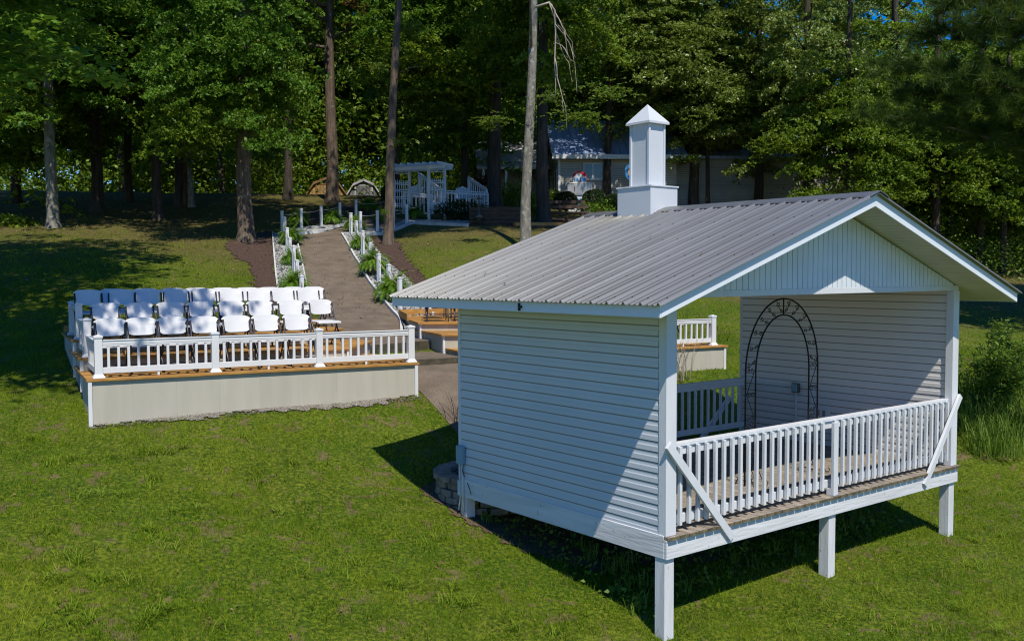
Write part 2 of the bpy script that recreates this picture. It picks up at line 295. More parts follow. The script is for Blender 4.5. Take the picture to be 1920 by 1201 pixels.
def terr(x, y):
    x = np.asarray(x, float); y = np.asarray(y, float); sh = x.shape; x = x.ravel(); y = y.ravel()
    px, py = x-CAM[0], y-CAM[1]; X = px*RH[0]+py*RH[1]; D = px*FH[0]+py*FH[1]
    Xc = np.clip(X, -26, 26); Dc = np.clip(D, 1, 51)
    ex = np.hypot(X-Xc, np.minimum(D-Dc, 0))*.03+np.maximum(D-Dc, 0)*.09
    xc = CAM[0]+Xc*RH[0]+Dc*FH[0]; yc = CAM[1]+Xc*RH[1]+Dc*FH[1]
    out = np.empty(len(x))
    for i in range(0, len(x), 20000):
        a = xc[i:i+20000, None]-ctrl[None, :, 0]; b = yc[i:i+20000, None]-ctrl[None, :, 1]
        out[i:i+20000] = _k(a*a+b*b)@_w[:_n]+_w[_n]+_w[_n+1]*xc[i:i+20000]+_w[_n+2]*yc[i:i+20000]
    return (out-np.minimum(ex, 14)).reshape(sh)
def t1(x, y): return float(terr(np.array([x]), np.array([y]))[0])
def gp(px, py, h=0., dmin=8., dmax=70.):
    """ground point (height h above it) seen at that pixel of the photograph"""
    ds = np.linspace(dmin, dmax, 700); v = ray(px, py); P = CAM+ds[:, None]*v
    g = P[:, 2]-terr(P[:, 0], P[:, 1])-h; i = np.where(g < 0)[0]
    if len(i) == 0: i = len(ds)-1
    else: i = max(i[0], 1)
    a, b = g[i-1], g[i]; t = a/(a-b) if a != b else 0
    p = P[i-1]+(P[i]-P[i-1])*t; return np.array([p[0], p[1], p[2]-h])
def depth(p): return float((np.asarray(p)-CAM)@CF)
def inpoly(x, y, poly):
    c = np.zeros(x.shape, bool); n = len(poly)
    for i in range(n):
        x0, y0 = poly[i][:2]; x1, y1 = poly[(i+1) % n][:2]
        if y0 == y1: continue
        c ^= ((y0 > y) != (y1 > y)) & (x < (x1-x0)*(y-y0)/(y1-y0)+x0)
    return c
def gridsheet(name, xs, ys, zoff, mat, keep=None):
    X, Y = np.meshgrid(xs, ys); Z = terr(X, Y)+zoff; nx, ny = len(xs), len(ys)
    V = np.stack([X, Y, Z], 2).reshape(-1, 3); I = np.arange(nx*ny).reshape(ny, nx)
    Q = np.stack([I[:-1, :-1], I[:-1, 1:], I[1:, 1:], I[1:, :-1]], 2).reshape(-1, 4)
    if keep is not None:
        cx = (X[:-1, :-1]+X[1:, 1:])/2; cy = (Y[:-1, :-1]+Y[1:, 1:])/2; Q = Q[keep(cx, cy).ravel()]
        used, inv = np.unique(Q, return_inverse=True); V = V[used]; Q = inv.reshape(-1, 4)
    me = bpy.data.meshes.new(name); me.vertices.add(len(V)); me.vertices.foreach_set('co', V.astype(np.float32).ravel())
    me.loops.add(len(Q)*4); me.loops.foreach_set('vertex_index', Q.astype(np.int32).ravel()); me.polygons.add(len(Q))
    me.polygons.foreach_set('loop_start', np.arange(0, len(Q)*4, 4, dtype=np.int32)); me.polygons.foreach_set('loop_total', np.full(len(Q), 4, dtype=np.int32))
    me.polygons.foreach_set('use_smooth', np.ones(len(Q), bool)); me.materials.append(M[mat]); me.update(calc_edges=True)
    o = bpy.data.objects.new(name, me); COL.objects.link(o); return struct(o)
def spaced(a, b, fine0, fine1, st):
    mid = list(np.arange(fine0, fine1, st)); lo = []; hi = []; x = fine0; s = st
    while x > a: s *= 1.25; x -= s; lo.append(x)
    x = mid[-1]; s = st
    while x < b: s *= 1.25; x += s; hi.append(x)
    return np.array(lo[::-1]+mid+hi)
gridsheet('ground', spaced(-500, 500, -30, 50, .4), spaced(-500, 500, -8, 60, .4), 0, 'lawn')
def polyline(pts, n):
    P = np.array([p[:2] for p in pts], float); d = np.concatenate([[0], np.cumsum(np.hypot(*np.diff(P, axis=0).T))]); t = np.linspace(0, d[-1], n)
    return np.stack([np.interp(t, d, P[:, 0]), np.interp(t, d, P[:, 1])], 1)
def loft(name, A_, B_, n, k, zoff, mat, jit=0):
    a = polyline(A_, n); b = polyline(B_, n); mb = MB(); rng = np.random.default_rng(3)
    P = a[:, None]*(1-np.linspace(0, 1, k)[None, :, None])+b[:, None]*np.linspace(0, 1, k)[None, :, None]
    Z = terr(P[..., 0], P[..., 1])+zoff+rng.normal(0, jit, P.shape[:2]) if jit else terr(P[..., 0], P[..., 1])+zoff
    mb.add([(P[i, j, 0], P[i, j, 1], Z[i, j]) for i in range(n) for j in range(k)], [(i*k+j, i*k+j+1, (i+1)*k+j+1, (i+1)*k+j) for i in range(n-1) for j in range(k-1)])
    return mb.build(name, mat, smooth=True)
G = lambda *pts: [gp(*p) for p in pts]
# path: lower level by the planter, steps, long ramp, bend to the arbor
pl = [tl(5.25, -1.1), tl(5.12, .2), tl(5.1, 1.6)]; pr = [tl(7.2, -3.3), tl(6.9, -.6), tl(6.62, 1.75)]
PL = [(602, 600), (587, 560), (572, 523), (565, 490), (559, 462), (556, 446)]
PR = [(752, 603), (712, 556), (682, 512), (662, 478), (648, 452), (641, 441)]
gl = G(*PL); gr = G(*PR)
lowpath = loft('lower_path', pl, pr, 30, 14, .012, 'path'); struct(lowpath)
s0 = [tl(5.18, 3.2)]; s1 = [tl(6.75, 4.4)]
up = loft('path', s0+gl, s1+gr, 90, 16, .02, 'path'); struct(up)
bl = G((556, 446), (600, 438), (652, 424), (690, 412), (741, 408)); br = G((641, 441), (660, 441), (718, 437), (760, 421), (790, 416))
up2 = loft('path_bend', bl, br, 40, 12, .028, 'path'); struct(up2)
def conc(name, poly, z1, z0):
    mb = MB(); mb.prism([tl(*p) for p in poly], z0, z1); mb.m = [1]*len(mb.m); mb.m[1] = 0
    return struct(mb.build(name, ['path', 'riserconc'], bevel=.012))
conc('step', [(5.09, 1.45), (6.62, 1.62), (6.66, 3.6), (5.09, 3.0)], 1.125, .5)
conc('step', [(5.15, 2.75), (6.72, 3.35), (6.86, 5.3), (5.16, 5.2)], 1.33, .6)
# beds of white stone with edging and mulch strips
def edging(name, pts, w=.045, h=.10, lift=.05, label=None, cat='edging', grp='white edging boards of the stone beds'):
    P = polyline(pts, max(2, int(len(pts)*5))); Z = terr(P[:, 0], P[:, 1]); mb = MB()
    for i in range(len(P)-1): mb.beam((*P[i], Z[i]+lift), (*P[i+1], Z[i+1]+lift), w, h)
    o = mb.build(name, 'edging'); return tag(o, label, cat, grp)
LO = [(527, 575), (521, 545), (517, 515), (514, 480), (512, 455), (511, 438)]   # outer edge of left bed
lo = G(*LO)
struct(loft('gravel_bed', lo, G((583, 575), (572, 523), (565, 490), (559, 462), (556, 446), (553, 441)), 60, 8, .045, 'stone', .012))
ri = [tl(6.78, 5.0)]+gr; ro = [gp(812, 590), gp(797, 570), gp(760, 520), gp(733, 498), gp(712, 475), gp(697, 455), gp(690, 441)]
struct(loft('gravel_bed', ri, ro, 60, 10, .045, 'stone', .012))
struct(loft('gravel_bed', G((553, 441), (600, 437), (652, 424), (652, 419)), G((530, 432), (590, 424), (640, 415), (652, 413)), 40, 5, .05, 'stone', .012))
struct(loft('gravel_bed', G((660, 441), (718, 440), (770, 419), (880, 424)), G((668, 430), (715, 430), (765, 412), (880, 416)), 60, 6, .05, 'stone', .012))
edging('bed_edging', lo, label='white edging board between the brown mulch and the left stone bed')
edging('bed_edging', G((583, 575), (572, 523), (565, 490), (559, 462), (554, 441)), label='edging board along the left side of the brown ramp')
edging('bed_edging', ri, w=.06, label='long edging board along the right side of the brown ramp')
edging('bed_edging', G((553, 441), (600, 437), (652, 421)), h=.14, label='edging board across the top of the ramp below the dark ferns')
edging('bed_edging', G((641, 441), (718, 441), (771, 420), (790, 421), (878, 425)), h=.14, label='bent edging board below the arbor, by the brown trunk')
edging('bed_edging', G((812, 592), (797, 570)), w=.06, label='short slanted edging board behind the right seating platform')
# mulch
rng0 = np.random.default_rng(11)
def inr(poly):
    def w_(x, y): return .07*np.sin(y*3.1+1.3*np.sin(x*1.9))+.05*np.sin(x*8.3+y*5.9)+.035*np.sin(y*17.1-x*13.7)+.03*np.sin(x*29.3+y*23.9)
    return lambda x, y: inpoly(x+w_(x, y), y+w_(y+3.3, x-1.7), poly)
def bed(name, pts, mat='mulch', z=.02, st=.055):
    poly = [p[:2] for p in pts]; P = np.array(poly); a = P.min(0)-.3; b = P.max(0)+.3
    return gridsheet(name, np.arange(a[0], b[0], st), np.arange(a[1], b[1], st), z, mat, inr(poly)), poly
MU = []
for nm, pts in (('mulch_bed', G((527, 575), (514, 480), (511, 438), (500, 432), (430, 452), (425, 470), (470, 500), (480, 540), (478, 575))),
                ('mulch_bed', G((812, 592), (760, 520), (712, 475), (697, 450), (700, 443), (745, 452), (770, 500), (800, 520), (860, 545), (900, 560), (900, 600))),
                ('mulch_bed', G((560, 424), (640, 412), (700, 404), (735, 405), (735, 385), (640, 385), (590, 395))),
                ('mulch_bed', G((880, 424), (1000, 427), (1110, 430), (1110, 405), (940, 418)))):
    MU.append(bed(nm, pts)[1])
MU.append(bed('bare_soil', [(-.1, 4.4), (-.12, 3.2), (.25, 2.2), (.6, 1.5), (2.2, 1.1), (4.6, 1.4), (5.6, 1.8), (5.7, 3.9), (2.6, 5.4), (.5, 5.0)], 'soil', .015, .05)[1])
MU.append(bed('gravel_strip', [tl(-.02, -.06), tl(5.1, -.10), tl(5.1, .1), tl(-.02, .1)], 'gravel', .02, .04)[1])
PATHPOLY = [[p[:2] for p in pl]+[p[:2] for p in pr[::-1]], [p[:2] for p in s0+gl]+[p[:2] for p in (s1+gr)[::-1]], [p[:2] for p in bl]+[p[:2] for p in br[::-1]],
            [p[:2] for p in lo]+[gp(583, 575)[:2]], [p[:2] for p in ri]+[p[:2] for p in ro[::-1]],
            [tl(-.0, 0), tl(5.1, 0), tl(5.1, 1.5), tl(6.7, 1.7), tl(6.7, .4), tl(11.8, .35), tl(11.8, 7), tl(6.5, 7), tl(0, 5.3)]]
# ------------------------------------------------------------------ pavilion
LX, LY, OE, OF, OB, HE, HR, FF = 5.87, 3.655, .6416, .5118, .6176, 2.3935, 3.5861, .1256
SL = (HR-HE)/(LX/2+OE)
def zr(x): return HE+(min(x, LX-x)+OE)*SL
pav = thing('pavilion', (0, 0, 0), 'white sided open-front pavilion on posts with grey ribbed roof and small steeple', 'pavilion')
def prt(mb, name, mats, **k): return mb.build(name, mats, pav if 'parent' not in k else k.pop('parent'), **k)
# deck
mb = MB(); n = int((LX+.0)/.1425)+1; rng = random.Random(4)
for i in range(n):
    x0 = -.02+i*.1425; e = rng.uniform(0, .014)
    mb.mi = 0; mb.box(x0+.003, min(x0+.139, LX+.02), -.055-e, LY+.04, -.036+rng.uniform(0, .002), -rng.uniform(0, .003))
o = prt(mb, 'deck_floor', ['deck'], bevel=.004)
mb = MB()
for i in range(n):
    x0 = -.02+i*.1425; mb.box(x0+.006, min(x0+.136, LX+.02), -.0725, -.0715, -.035, -.003)
prt(mb, 'plank_ends', 'deckend')
mb = MB()
mb.box(-.02, LX/2-.002, -.035, .005, -.235, -.037); mb.box(LX/2+.002, LX+.02, -.035, .005, -.235, -.037)
mb.box(-.02, LX+.02, LY-.005, LY+.035, -.235, -.037); mb.box(LX-.02, LX+.022, .006, LY-.006, -.235, -.037)
mb.box(-.022, .018, .006, LY-.006, -.235, .005)
prt(mb, 'rim_board', 'skirt', bevel=.004)
mb = MB()
for i in range(1, 9): mb.box(.02, LX-.02, i*.4, i*.4+.04, -.22, -.04)
prt(mb, 'floor_joist', 'timber')
for x in (.06, LX/2, LX-.075):
    for y in (.07, LY-.09):
        z = t1(x, y); mb = MB(); mb.box(x-.07, x+.07, y-.07, y+.07, z-.25, -.236); prt(mb, 'support_post', 'postpaint', bevel=.006)
# walls : horizontal clapboard, two laps per panel
def lapwall(mb, x, y0, y1, z0, z1, sgn, lap=.1085, dep=.010):
    z = z0
    while z < z1-.01:
        zt = min(z+lap, z1)
        prof = [(x+sgn*dep, z), (x+sgn*dep*1.0, z+.05), (x+sgn*dep*.55, z+.062), (x+sgn*dep*.35, zt-.006), (x+sgn*.0, zt-.006), (x-sgn*.002, zt-.006), (x-sgn*.002, z)]
        mb.mi = 1; mb.box(*sorted((x+sgn*.0005, x+sgn*.0045)), y0, y1, zt-.014, zt+.003); mb.mi = 0  # dark strip paints in the shadow line at the top of each lap
        n0 = [(px_, py_, pz_) for px_, pz_ in prof for py_ in (y0,)]; n1 = [(px_, y1, pz_) for px_, pz_ in prof]; k = len(prof)
        mb.add(n0+n1, [(i, (i+1) % k, k+(i+1) % k, k+i) for i in range(k)]+[tuple(range(k)), tuple(range(2*k-1, k-1, -1))])
        z += lap
for nm, xa, xb in (('side_wall', 0, .10), ('side_wall', LX-.10, LX)):
    mb = MB(); mb.box(xa+.003, xb-.003, .095, LY-.02, -.03, zr(0)-.14); lapwall(mb, xa, .10, LY-.035, -.015, zr(0)-.15, -1); mo = MB(); lapwall(mo, xb, .10, LY-.035, .0, zr(0)-.15, 1)
    prt(mb, nm, ['siding' if xa == 0 else 'siding_in', 'groove_lapshade']); prt(mo, 'siding_face', ['siding_in' if xa == 0 else 'siding', 'groove_lapshade'])
for x in (0, LX-.14):
    mb = MB(); mb.box(x-(.014 if x == 0 else 0), x+.14+(.014 if x else 0), -.018, .09, -.001, 2.43); prt(mb, 'corner_post', 'paint', bevel=.004)
    mb = MB(); mb.box(x-.014 if x == 0 else x+.03, x+.11 if x == 0 else x+.154, LY-.04, LY+.014, -.2, 2.43); prt(mb, 'corner_post', 'paint', bevel=.003)
for y0, y1 in ((-.012, .07), (LY-.09, LY)):
    mb = MB(); mb.box(0.0, LX, y0, y1, 2.43, 2.50); prt(mb, 'header_beam', 'paint', bevel=.004)
    # gable : vertical panels
    mb = MB(); w = .0985; i = 0; x = 0
    mb.mi = 1; mb.add([(x_, yy, z_) for yy in (y0+.03, y1-.02) for x_, z_ in ((0.02, 2.5), (LX-.02, 2.5), (LX/2, zr(LX/2)-.14))], [(0, 1, 2), (5, 4, 3), (0, 3, 4, 1), (1, 4, 5, 2), (2, 5, 3, 0)]); mb.mi = 0
    while x < LX-.01:
        a, b = x+.011, min(x+w, LX); za, zb = zr(a)-.138, zr(b)-.138
        if min(za, zb) > 2.505:
            top = [(a, za), (b, zb)] if not (a < LX/2 < b) else [(a, za), (LX/2, zr(LX/2)-.138), (b, zb)]
            mb.extr([(b, 2.501), (a, 2.501)]+top, 1, y0+.002, y0+.022)
        x += w
    prt(mb, 'gable', ['gable', 'groove_lapshade'])
# roof structure : sheathing + soffit, then fascia, rake boards, ribbed metal, ridge cap
Y0, Y1 = -OF, LY+OB
for s in (0, 1):
    X = (lambda q: q) if s == 0 else (lambda q: LX-q)
    mb = MB(); mb.extr([(X(-OE+.02), HE-.03), (X(LX/2), HR-.03), (X(LX/2), HR-.115), (X(-OE+.02), HE-.122)], 1, Y0+.02, Y1-.02); prt(mb, 'soffit', 'soffit')
    mb = MB(); mb.box(*sorted((X(-OE), X(-OE+.022))), Y0, Y1, HE-FF, HE-.004); prt(mb, 'fascia', 'fascia', bevel=.003)
    for yy in (Y0, Y1-.022):
        mb = MB(); mb.extr([(X(-OE+.0225), HE-FF+.004), (X(-OE+.0225), HE-.002), (X(LX/2), HR-.008), (X(LX/2), HR-.008-.132)], 1, yy, yy+.022); prt(mb, 'rake_board', 'fascia')
    # ribbed sheet
    prof = []; yv = Y0-.05; pitch = .2286
    while yv < Y1+.02:
        for dy, h in ((0, 0), (.020, .027), (.036, .027), (.050, 0), (.084, 0), (.092, .010), (.103, .010), (.111, 0), (.154, 0), (.162, .010), (.173, .010), (.181, 0)):
            if yv+dy < Y1+.04: prof.append((yv+dy, h))
        yv += pitch
    prof.append((Y1+.04, 0)); k = len(prof); nx = 2; vs = []
    ang = math.atan(SL); A = (-OE-.045, HE-.045*SL+.004); B = (LX/2, HR+.004)
    for (xx, zz) in (A, B):
        for y_, h in prof: vs.append((X(xx-math.sin(ang)*h), y_, zz+h*math.cos(ang)))
    for (xx, zz) in (A, B):
        for y_, h in prof: vs.append((X(xx), y_, zz-.006+h))
    fs = [(i, i+1, k+i+1, k+i) for i in range(k-1)]+[(2*k+i, 3*k+i, 3*k+i+1, 2*k+i+1) for i in range(k-1)]+[(i, 2*k+i, 2*k+i+1, i+1) for i in range(k-1)]+[(0, k, 3*k, 2*k), (k-1, 2*k-1+0*k, 4*k-1, 3*k-1)]
    mb = MB(); mb.add(vs, fs)
    # screws on the ribs, in rows down the slope
    mb.mi = 1; yv = Y0-.05
    while yv < Y1:
        for t in (.03, .2, .38, .56, .74, .92):
            t += rng.uniform(-.004, .004); xx = A[0]+(B[0]-A[0])*t; zz = A[1]+(B[1]-A[1])*t+.0195
            for rr, zz_ in ((.0085, .004),): mb.lathe((X(xx)-0, yv+.027, zz+.008), [(rr, 0), (rr, .006), (.004, .011)], 6)
        yv += pitch
    prt(mb, 'roof_sheet', ['roof', 'screw'])
    mb = MB(); q = X(LX/2); d = -1 if s == 0 else 1
    mb.extr([(LX/2, HR+.032), (LX/2+d*.17, HR+.032-.17*SL), (LX/2+d*.185, HR+.016-.18*SL), (LX/2+d*.17, HR+.026-.17*SL), (LX/2, HR+.026)], 1, Y0-.065, Y1+.05); prt(mb, 'ridge_cap', 'roof')
mb = MB(); rd = random.Random(8)
for k in range(9):
    x = rd.uniform(-.4, LX/2-.3); y = rd.uniform(-.3, LY+.4); z = zr(x)+.034; a = rd.uniform(0, 3.1); l = rd.uniform(.02, .045); c_, s_ = math.cos(a)*l, math.sin(a)*l
    mb.add([(x-c_, y-s_, z-c_*SL), (x+s_*.35, y-c_*.35, z+.006), (x+c_, y+s_, z+c_*SL), (x-s_*.35, y+c_*.35, z+.004)], [(0, 1, 2, 3)])
o = mb.build('fallen_leaves', 'litter'); o['kind'] = 'stuff'; tag(o, 'few dry leaves lying on the grey metal roof', 'leaves')
# steeple
st = MB(); cx, cy = LX/2-.02, 3.08; st.extr([(cx-.275, HR-.16), (cx-.275, 3.895), (cx+.275, 3.895), (cx+.275, HR-.16), (cx+.2, HR-.1), (cx, HR-.02), (cx-.2, HR-.1)], 1, cy-.33, cy+.33)
st = prt(st, 'steeple', 'steeple', bevel=.004)
mb = MB(); mb.box(cx-.29, cx+.29, cy-.345, cy+.345, 3.896, 3.918); mb.build('flashing', 'steeple', st, bevel=.003)
mb = MB(); mb.box(cx-.15, cx+.15, cy-.175, cy+.175, 3.919, 4.80)
for sx in (-1, 1):
    for sy in (-1, 1): mb.box(cx+sx*.151-.018, cx+sx*.151+.018, cy+sy*.176-.018, cy+sy*.176+.018, 3.9195, 4.799)
mb.build('shaft', 'steeple', st, bevel=.003)
mb = MB(); a, b = .205, .235; mb.add([(cx-a, cy-b, 4.80), (cx+a, cy-b, 4.80), (cx+a, cy+b, 4.80), (cx-a, cy+b, 4.80), (cx-a, cy-b, 4.83), (cx+a, cy-b, 4.83), (cx+a, cy+b, 4.83), (cx-a, cy+b, 4.83), (cx, cy, 5.10)],
    [(3, 2, 1, 0), (0, 1, 5, 4), (1, 2, 6, 5), (2, 3, 7, 6), (3, 0, 4, 7), (4, 5, 8), (5, 6, 8), (6, 7, 8), (7, 4, 8)]); mb.build('cap', 'steeple', st)
# front railing and back railing
def wood_rail(name, xa, xb, y, out, zb, zt, pitch, posts=()):
    mb = MB(); mb.box(xa, xb, y-.045, y+.045, zt-.038, zt); mb.box(xa, xb, y+out*.004-.019, y+out*.004+.019, zt-.128, zt-.039)
    mb.box(xa, xb, y-.019, y+.019, zb, zb+.09); r = prt(mb, name, 'paint', bevel=.003)
    x = xa+.09
    while x < xb-.03:
        if all(abs(x-q) > .08 for q in posts):
            b = MB(); b.box(x-.0185, x+.0185, y+out*.058-.0185, y+out*.058+.0185, zb-.012, zt-.04); b.build('baluster', 'paint', r, bevel=.002)
        x += pitch
    for q in posts:
        b = MB(); b.box(q-.045, q+.045, y+out*.10-.02, y+out*.10+.022, .001, zt-.045); b.build('rail_post', 'paint', r, bevel=.003)
        b = MB(); b.box(q-.045, q+.045, y+out*.02, y+out*.078, .001, zb-.002); b.build('rail_block', 'paint', r)
wood_rail('front_railing', .142, LX-.142, .075, -1, .085, .93, .1395, (LX/2,))
wood_rail('back_railing', 1.9, LX-.105, LY-.07, 1, .10, .93, .155)
for a, b in (((-.03, -.056, .95), (.98, -.056, -.17)), ((LX+.01, -.056, .97), (LX-.90, -.056, -.16))):
    mb = MB(); mb.beam(a, b, .036, .088, up=(0, 0, 1)); prt(mb, 'brace', 'paint', bevel=.003)
mb = MB(); mb.beam((LX-.3, LY+.06, .6), (LX-1.15, LY+.06, -.15), .036, .088); prt(mb, 'brace', 'paint')
# inside boxes on the right wall
mb = MB(); mb.box(LX-.185, LX-.116, 2.46, 2.58, .78, .93); jb = prt(mb, 'junction_box', 'rust', bevel=.006)
mb = MB(); mb.box(LX-.200, LX-.186, 2.47, 2.565, .80, .92); mb.build('cover', 'bluebox', jb)
mb = MB(); mb.tube([(LX-.145, 2.52, .79), (LX-.145, 2.52, .0)], .014, 8); prt(mb, 'conduit', 'pvc', smooth=True)
mb = MB(); mb.box(LX-.135, LX-.116, 1.92, 2.2, .42, .58); ob = prt(mb, 'outlet_plate', 'paint')
for y in (1.99, 2.09): mb = MB(); mb.box(LX-.139, LX-.134, y, y+.05, .46, .55); mb.build('socket', 'groove_lapshade', ob)
# meter box at the left back corner
mb = MB(); mb.box(-.075, -.014, LY-.15, LY-.005, .20, .44); prt(mb, 'cable_box', 'bluebox', bevel=.012)
mb = MB(); zg = t1(-.04, LY-.06); mb.tube([(-.035, LY-.10, .20), (-.035, LY-.10, .10), (-.04, LY-.12, .02), (-.04, LY-.12, zg)], .014, 8); prt(mb, 'conduit', 'pvc', smooth=True)
mb = MB(); mb.tube([(-.03, LY-.045, .2), (-.03, LY-.045, -.25), (-.05, LY-.03, -.42)], .010, 8); prt(mb, 'conduit', 'pvc', smooth=True)
mb = MB(); mb.tube([(-.03, LY-.12, .2), (-.06, LY-.14, .12), (-.04, LY-.16, .04)], .006, 5); prt(mb, 'cable', 'iron')
mb = MB(); mb.tube([(-.026, LY-.2, -.03), (-.05, LY-.32, -.16)], .005, 5); prt(mb, 'cable', 'iron')
mb = MB(); mb.box(-OE-.02, -OE-.001, 1.56, 1.585, HE-.115, HE-.03); mb.box(-OE-.02, -OE-.001, 1.53, 1.56, HE-.085, HE-.06); prt(mb, 'fascia_bracket', 'iron')
# ------------------------------------------------------------------ iron garden arch standing on the deck
def spiral(c, r, a0, turns, dirn, ux, uz, n=14):
    out = []
    for i in range(n+1):
        t = i/n; a = a0+dirn*turns*2*math.pi*t; rr = r*(1-.8*t); out.append(c+ux*(math.cos(a)*rr)+uz*(math.sin(a)*rr))
    return out
xl = onplane(1398, 700, (0, 1, 0), .97)[0]; xr_ = onplane(1533, 700, (0, 1, 0), .97)[0]; ztop = onplane(1462, 560, (0, 1, 0), .97)[2]
arch = thing('garden_arch', ((xl+xr_)/2, .97, .002), 'black wrought iron garden arch with scrollwork standing on the pavilion deck', 'arch')
hw = (xr_-xl)/2; gap = .20; Hs = 1.42
def archpts(w, top):
    p = [(-w, 0, 0), (-w, 0, Hs*.5), (-w, 0, Hs)]; 
    for i in range(1, 24): a = math.pi-math.pi*i/24; p.append((w*math.cos(a), 0, Hs+(top-Hs)*math.sin(a)))
    return p+[(w, 0, Hs), (w, 0, Hs*.5), (w, 0, 0)]
for w, tp, nm in ((hw, ztop, 'outer_hoop'), (hw-gap, ztop-.21, 'inner_hoop')):
    mb = MB(); mb.tube(archpts(w, tp), .011, 8); mb.build(nm, 'iron', arch, smooth=True)
mb = MB(); ux, uz = Vector((1, 0, 0)), Vector((0, 0, 1))
for sgn in (-1, 1):
    # legs
    for j, z in enumerate((.25, .62, 1.0, 1.3)):
        c = sgn*(hw-gap/2); d = 1 if j % 2 else -1
        mb.tube([(c-d*.07, 0, z-.14), (c-d*.02, 0, z-.04), (c+d*.03, 0, z+.05), (c+d*.075, 0, z+.14)], .005, 5)
        for zz, dd in ((z-.15, d), (z+.15, -d)):
            mb.tube(spiral(Vector((c-dd*.035, 0, zz)), .042, 0 if dd < 0 else math.pi, 1.15, dd, ux, uz), .0045, 5)
            mb.tube(spiral(Vector((c+dd*.04, 0, zz)), .034, 0 if dd > 0 else math.pi, 1.1, -dd, ux, uz), .0045, 5)
    for z in (.03, .45, 1.16): mb.tube([(sgn*hw, 0, z), (sgn*(hw-gap), 0, z)], .006, 5)
for i in range(12):
    a = math.pi*(i+.5)/12; cs, sn = math.cos(a), math.sin(a)
    ro = Vector((hw*cs, 0, Hs+(ztop-Hs)*sn)); ri_ = Vector(((hw-gap)*cs, 0, Hs+(ztop-.21-Hs)*sn)); m_ = (ro+ri_)/2; rad = (ro-ri_).normalized(); tg = Vector((-rad.z, 0, rad.x))
    d = 1 if cs > 0 else -1
    mb.tube([ro*.88+ri_*.12-tg*.05*d, m_-tg*.01*d, ri_*.9+ro*.1+tg*.06*d], .0048, 5)
    mb.tube(spiral(m_+rad*.045-tg*.02*d, .038, 0, 1.1, d, tg, rad), .0045, 5)
    mb.tube(spiral(m_-rad*.045+tg*.03*d, .034, math.pi, 1.1, -d, tg, rad), .0045, 5)
mb.tube([(0, 0, ztop), (0, 0, ztop-.21)], .009, 6)
mb.build('scrollwork', 'iron', arch, smooth=True)
for sgn in (-1, 1):
    for w in (hw, hw-gap):
        mb = MB()
        for d in (-1, 1):
            mb.tube([(sgn*w, 0, .30), (sgn*w, d*.05, .20), (sgn*w, d*.10, .10), (sgn*w, d*.14, .012), (sgn*w, d*.19, .012), (sgn*w, d*.205, .05), (sgn*w, d*.18, .07)], .006, 6)
        mb.build('foot_scroll', 'iron', arch, smooth=True)
# ------------------------------------------------------------------ block planter behind the pavilion
prd = .76; _f = gp(850, 955); _c = _f[:2]+FH*.64+RH*.47; pc = (float(_c[0]), float(_c[1])); zb = float(_f[2])-.05
plt = thing('planter', (pc[0], pc[1], zb), 'round planter of stacked rough retaining blocks beside the pavilion corner', 'planter')
rb = random.Random(2)
for c in range(5):
    nb = 17; mb = MB()
    for k in range(nb):
        a0 = 2*math.pi*(k+(c % 2)*.5)/nb; a1 = a0+2*math.pi/nb-.012; r1 = prd+rb.uniform(-.012, .015)+(.03 if c == 4 else -.01*c); r0 = r1-.2-(.03 if c == 4 else 0)
        zz = c*.097+rb.uniform(0, .006); h = .09 if c < 4 else .075
        am = (a0+a1)/2
        P = [(r0*math.cos(a0), r0*math.sin(a0)), (r1*math.cos(a0+.02), r1*math.sin(a0+.02)), ((r1+.018)*math.cos(am), (r1+.018)*math.sin(am)), (r1*math.cos(a1-.02), r1*math.sin(a1-.02)), (r0*math.cos(a1), r0*math.sin(a1))]
        mb.prism(P, zz, zz+h)
    mb.build('block_course', 'block', plt, bevel=.012)
mb = MB(); mb.lathe((0, 0, 0), [(prd-.21, .02), (prd-.21, .36), (.3, .40), (.05, .41)], 24); mb.build('soil', 'soil', plt)
# ------------------------------------------------------------------ seating platforms
TM = Matrix.Translation((TA[0], TA[1], 0)) @ Matrix.Rotation(TANG, 4, 'Z')
def platform(name, label, tiers, trims, ox):
    """tiers: (polygon, top z, base z). local frame of the left platform"""
    root = thing(name, (*tl(ox, 0), 0), label, 'platform', 'tiered seating platforms', TANG)
    for poly, z, zb in tiers:
        P = [(x-ox, y) for x, y in poly]; c = np.mean(P, 0)
        ins = [(c[0]+(p[0]-c[0])*(1-.055/max(abs(p[0]-c[0]), .4)), c[1]+(p[1]-c[1])*(1-.045/max(abs(p[1]-c[1]), .4))) for p in P]
        mb = MB(); mb.prism(P, z-.038, z); mb.m = [1]*len(mb.m); mb.m[1] = 0; mb.build('tier_floor', ['treated', 'treated_edge'], root, bevel=.004)
        mb = MB(); mb.prism(ins, zb, z-.039); mb.build('riser_wall', 'stucco', root)
    for x, y, z0, z1 in trims:
        mb = MB(); mb.box(x-ox-.026, x-ox+.026, y-.026, y+.026, z0, z1); mb.build('corner_trim', 'vinyl', root)
    return root
LT = [([(0, 0), (5.07, 0), (5.07, 1.75), (4.95, 2.3), (0, 2.3)], 1.22, .2),
      ([(0, 1.30), (4.25, 1.14), (5.17, 2.5), (5.17, 3.2), (0, 3.2)], 1.42, .6),
      ([(0, 2.62), (3.95, 2.5), (4.95, 3.5), (4.95, 5.2), (0, 5.2)], 1.62, .8)]
lplat = platform('seating_platform', 'left seating platform with three golden timber tiers over a beige panel wall', LT,
                 [(.045, .035, .25, 1.181), (5.02, .035, .4, 1.181), (.045, 1.345, .9, 1.381), (4.24, 1.19, 1.221, 1.381), (.045, 2.665, 1.0, 1.581), (3.95, 2.55, 1.421, 1.581)], 0)
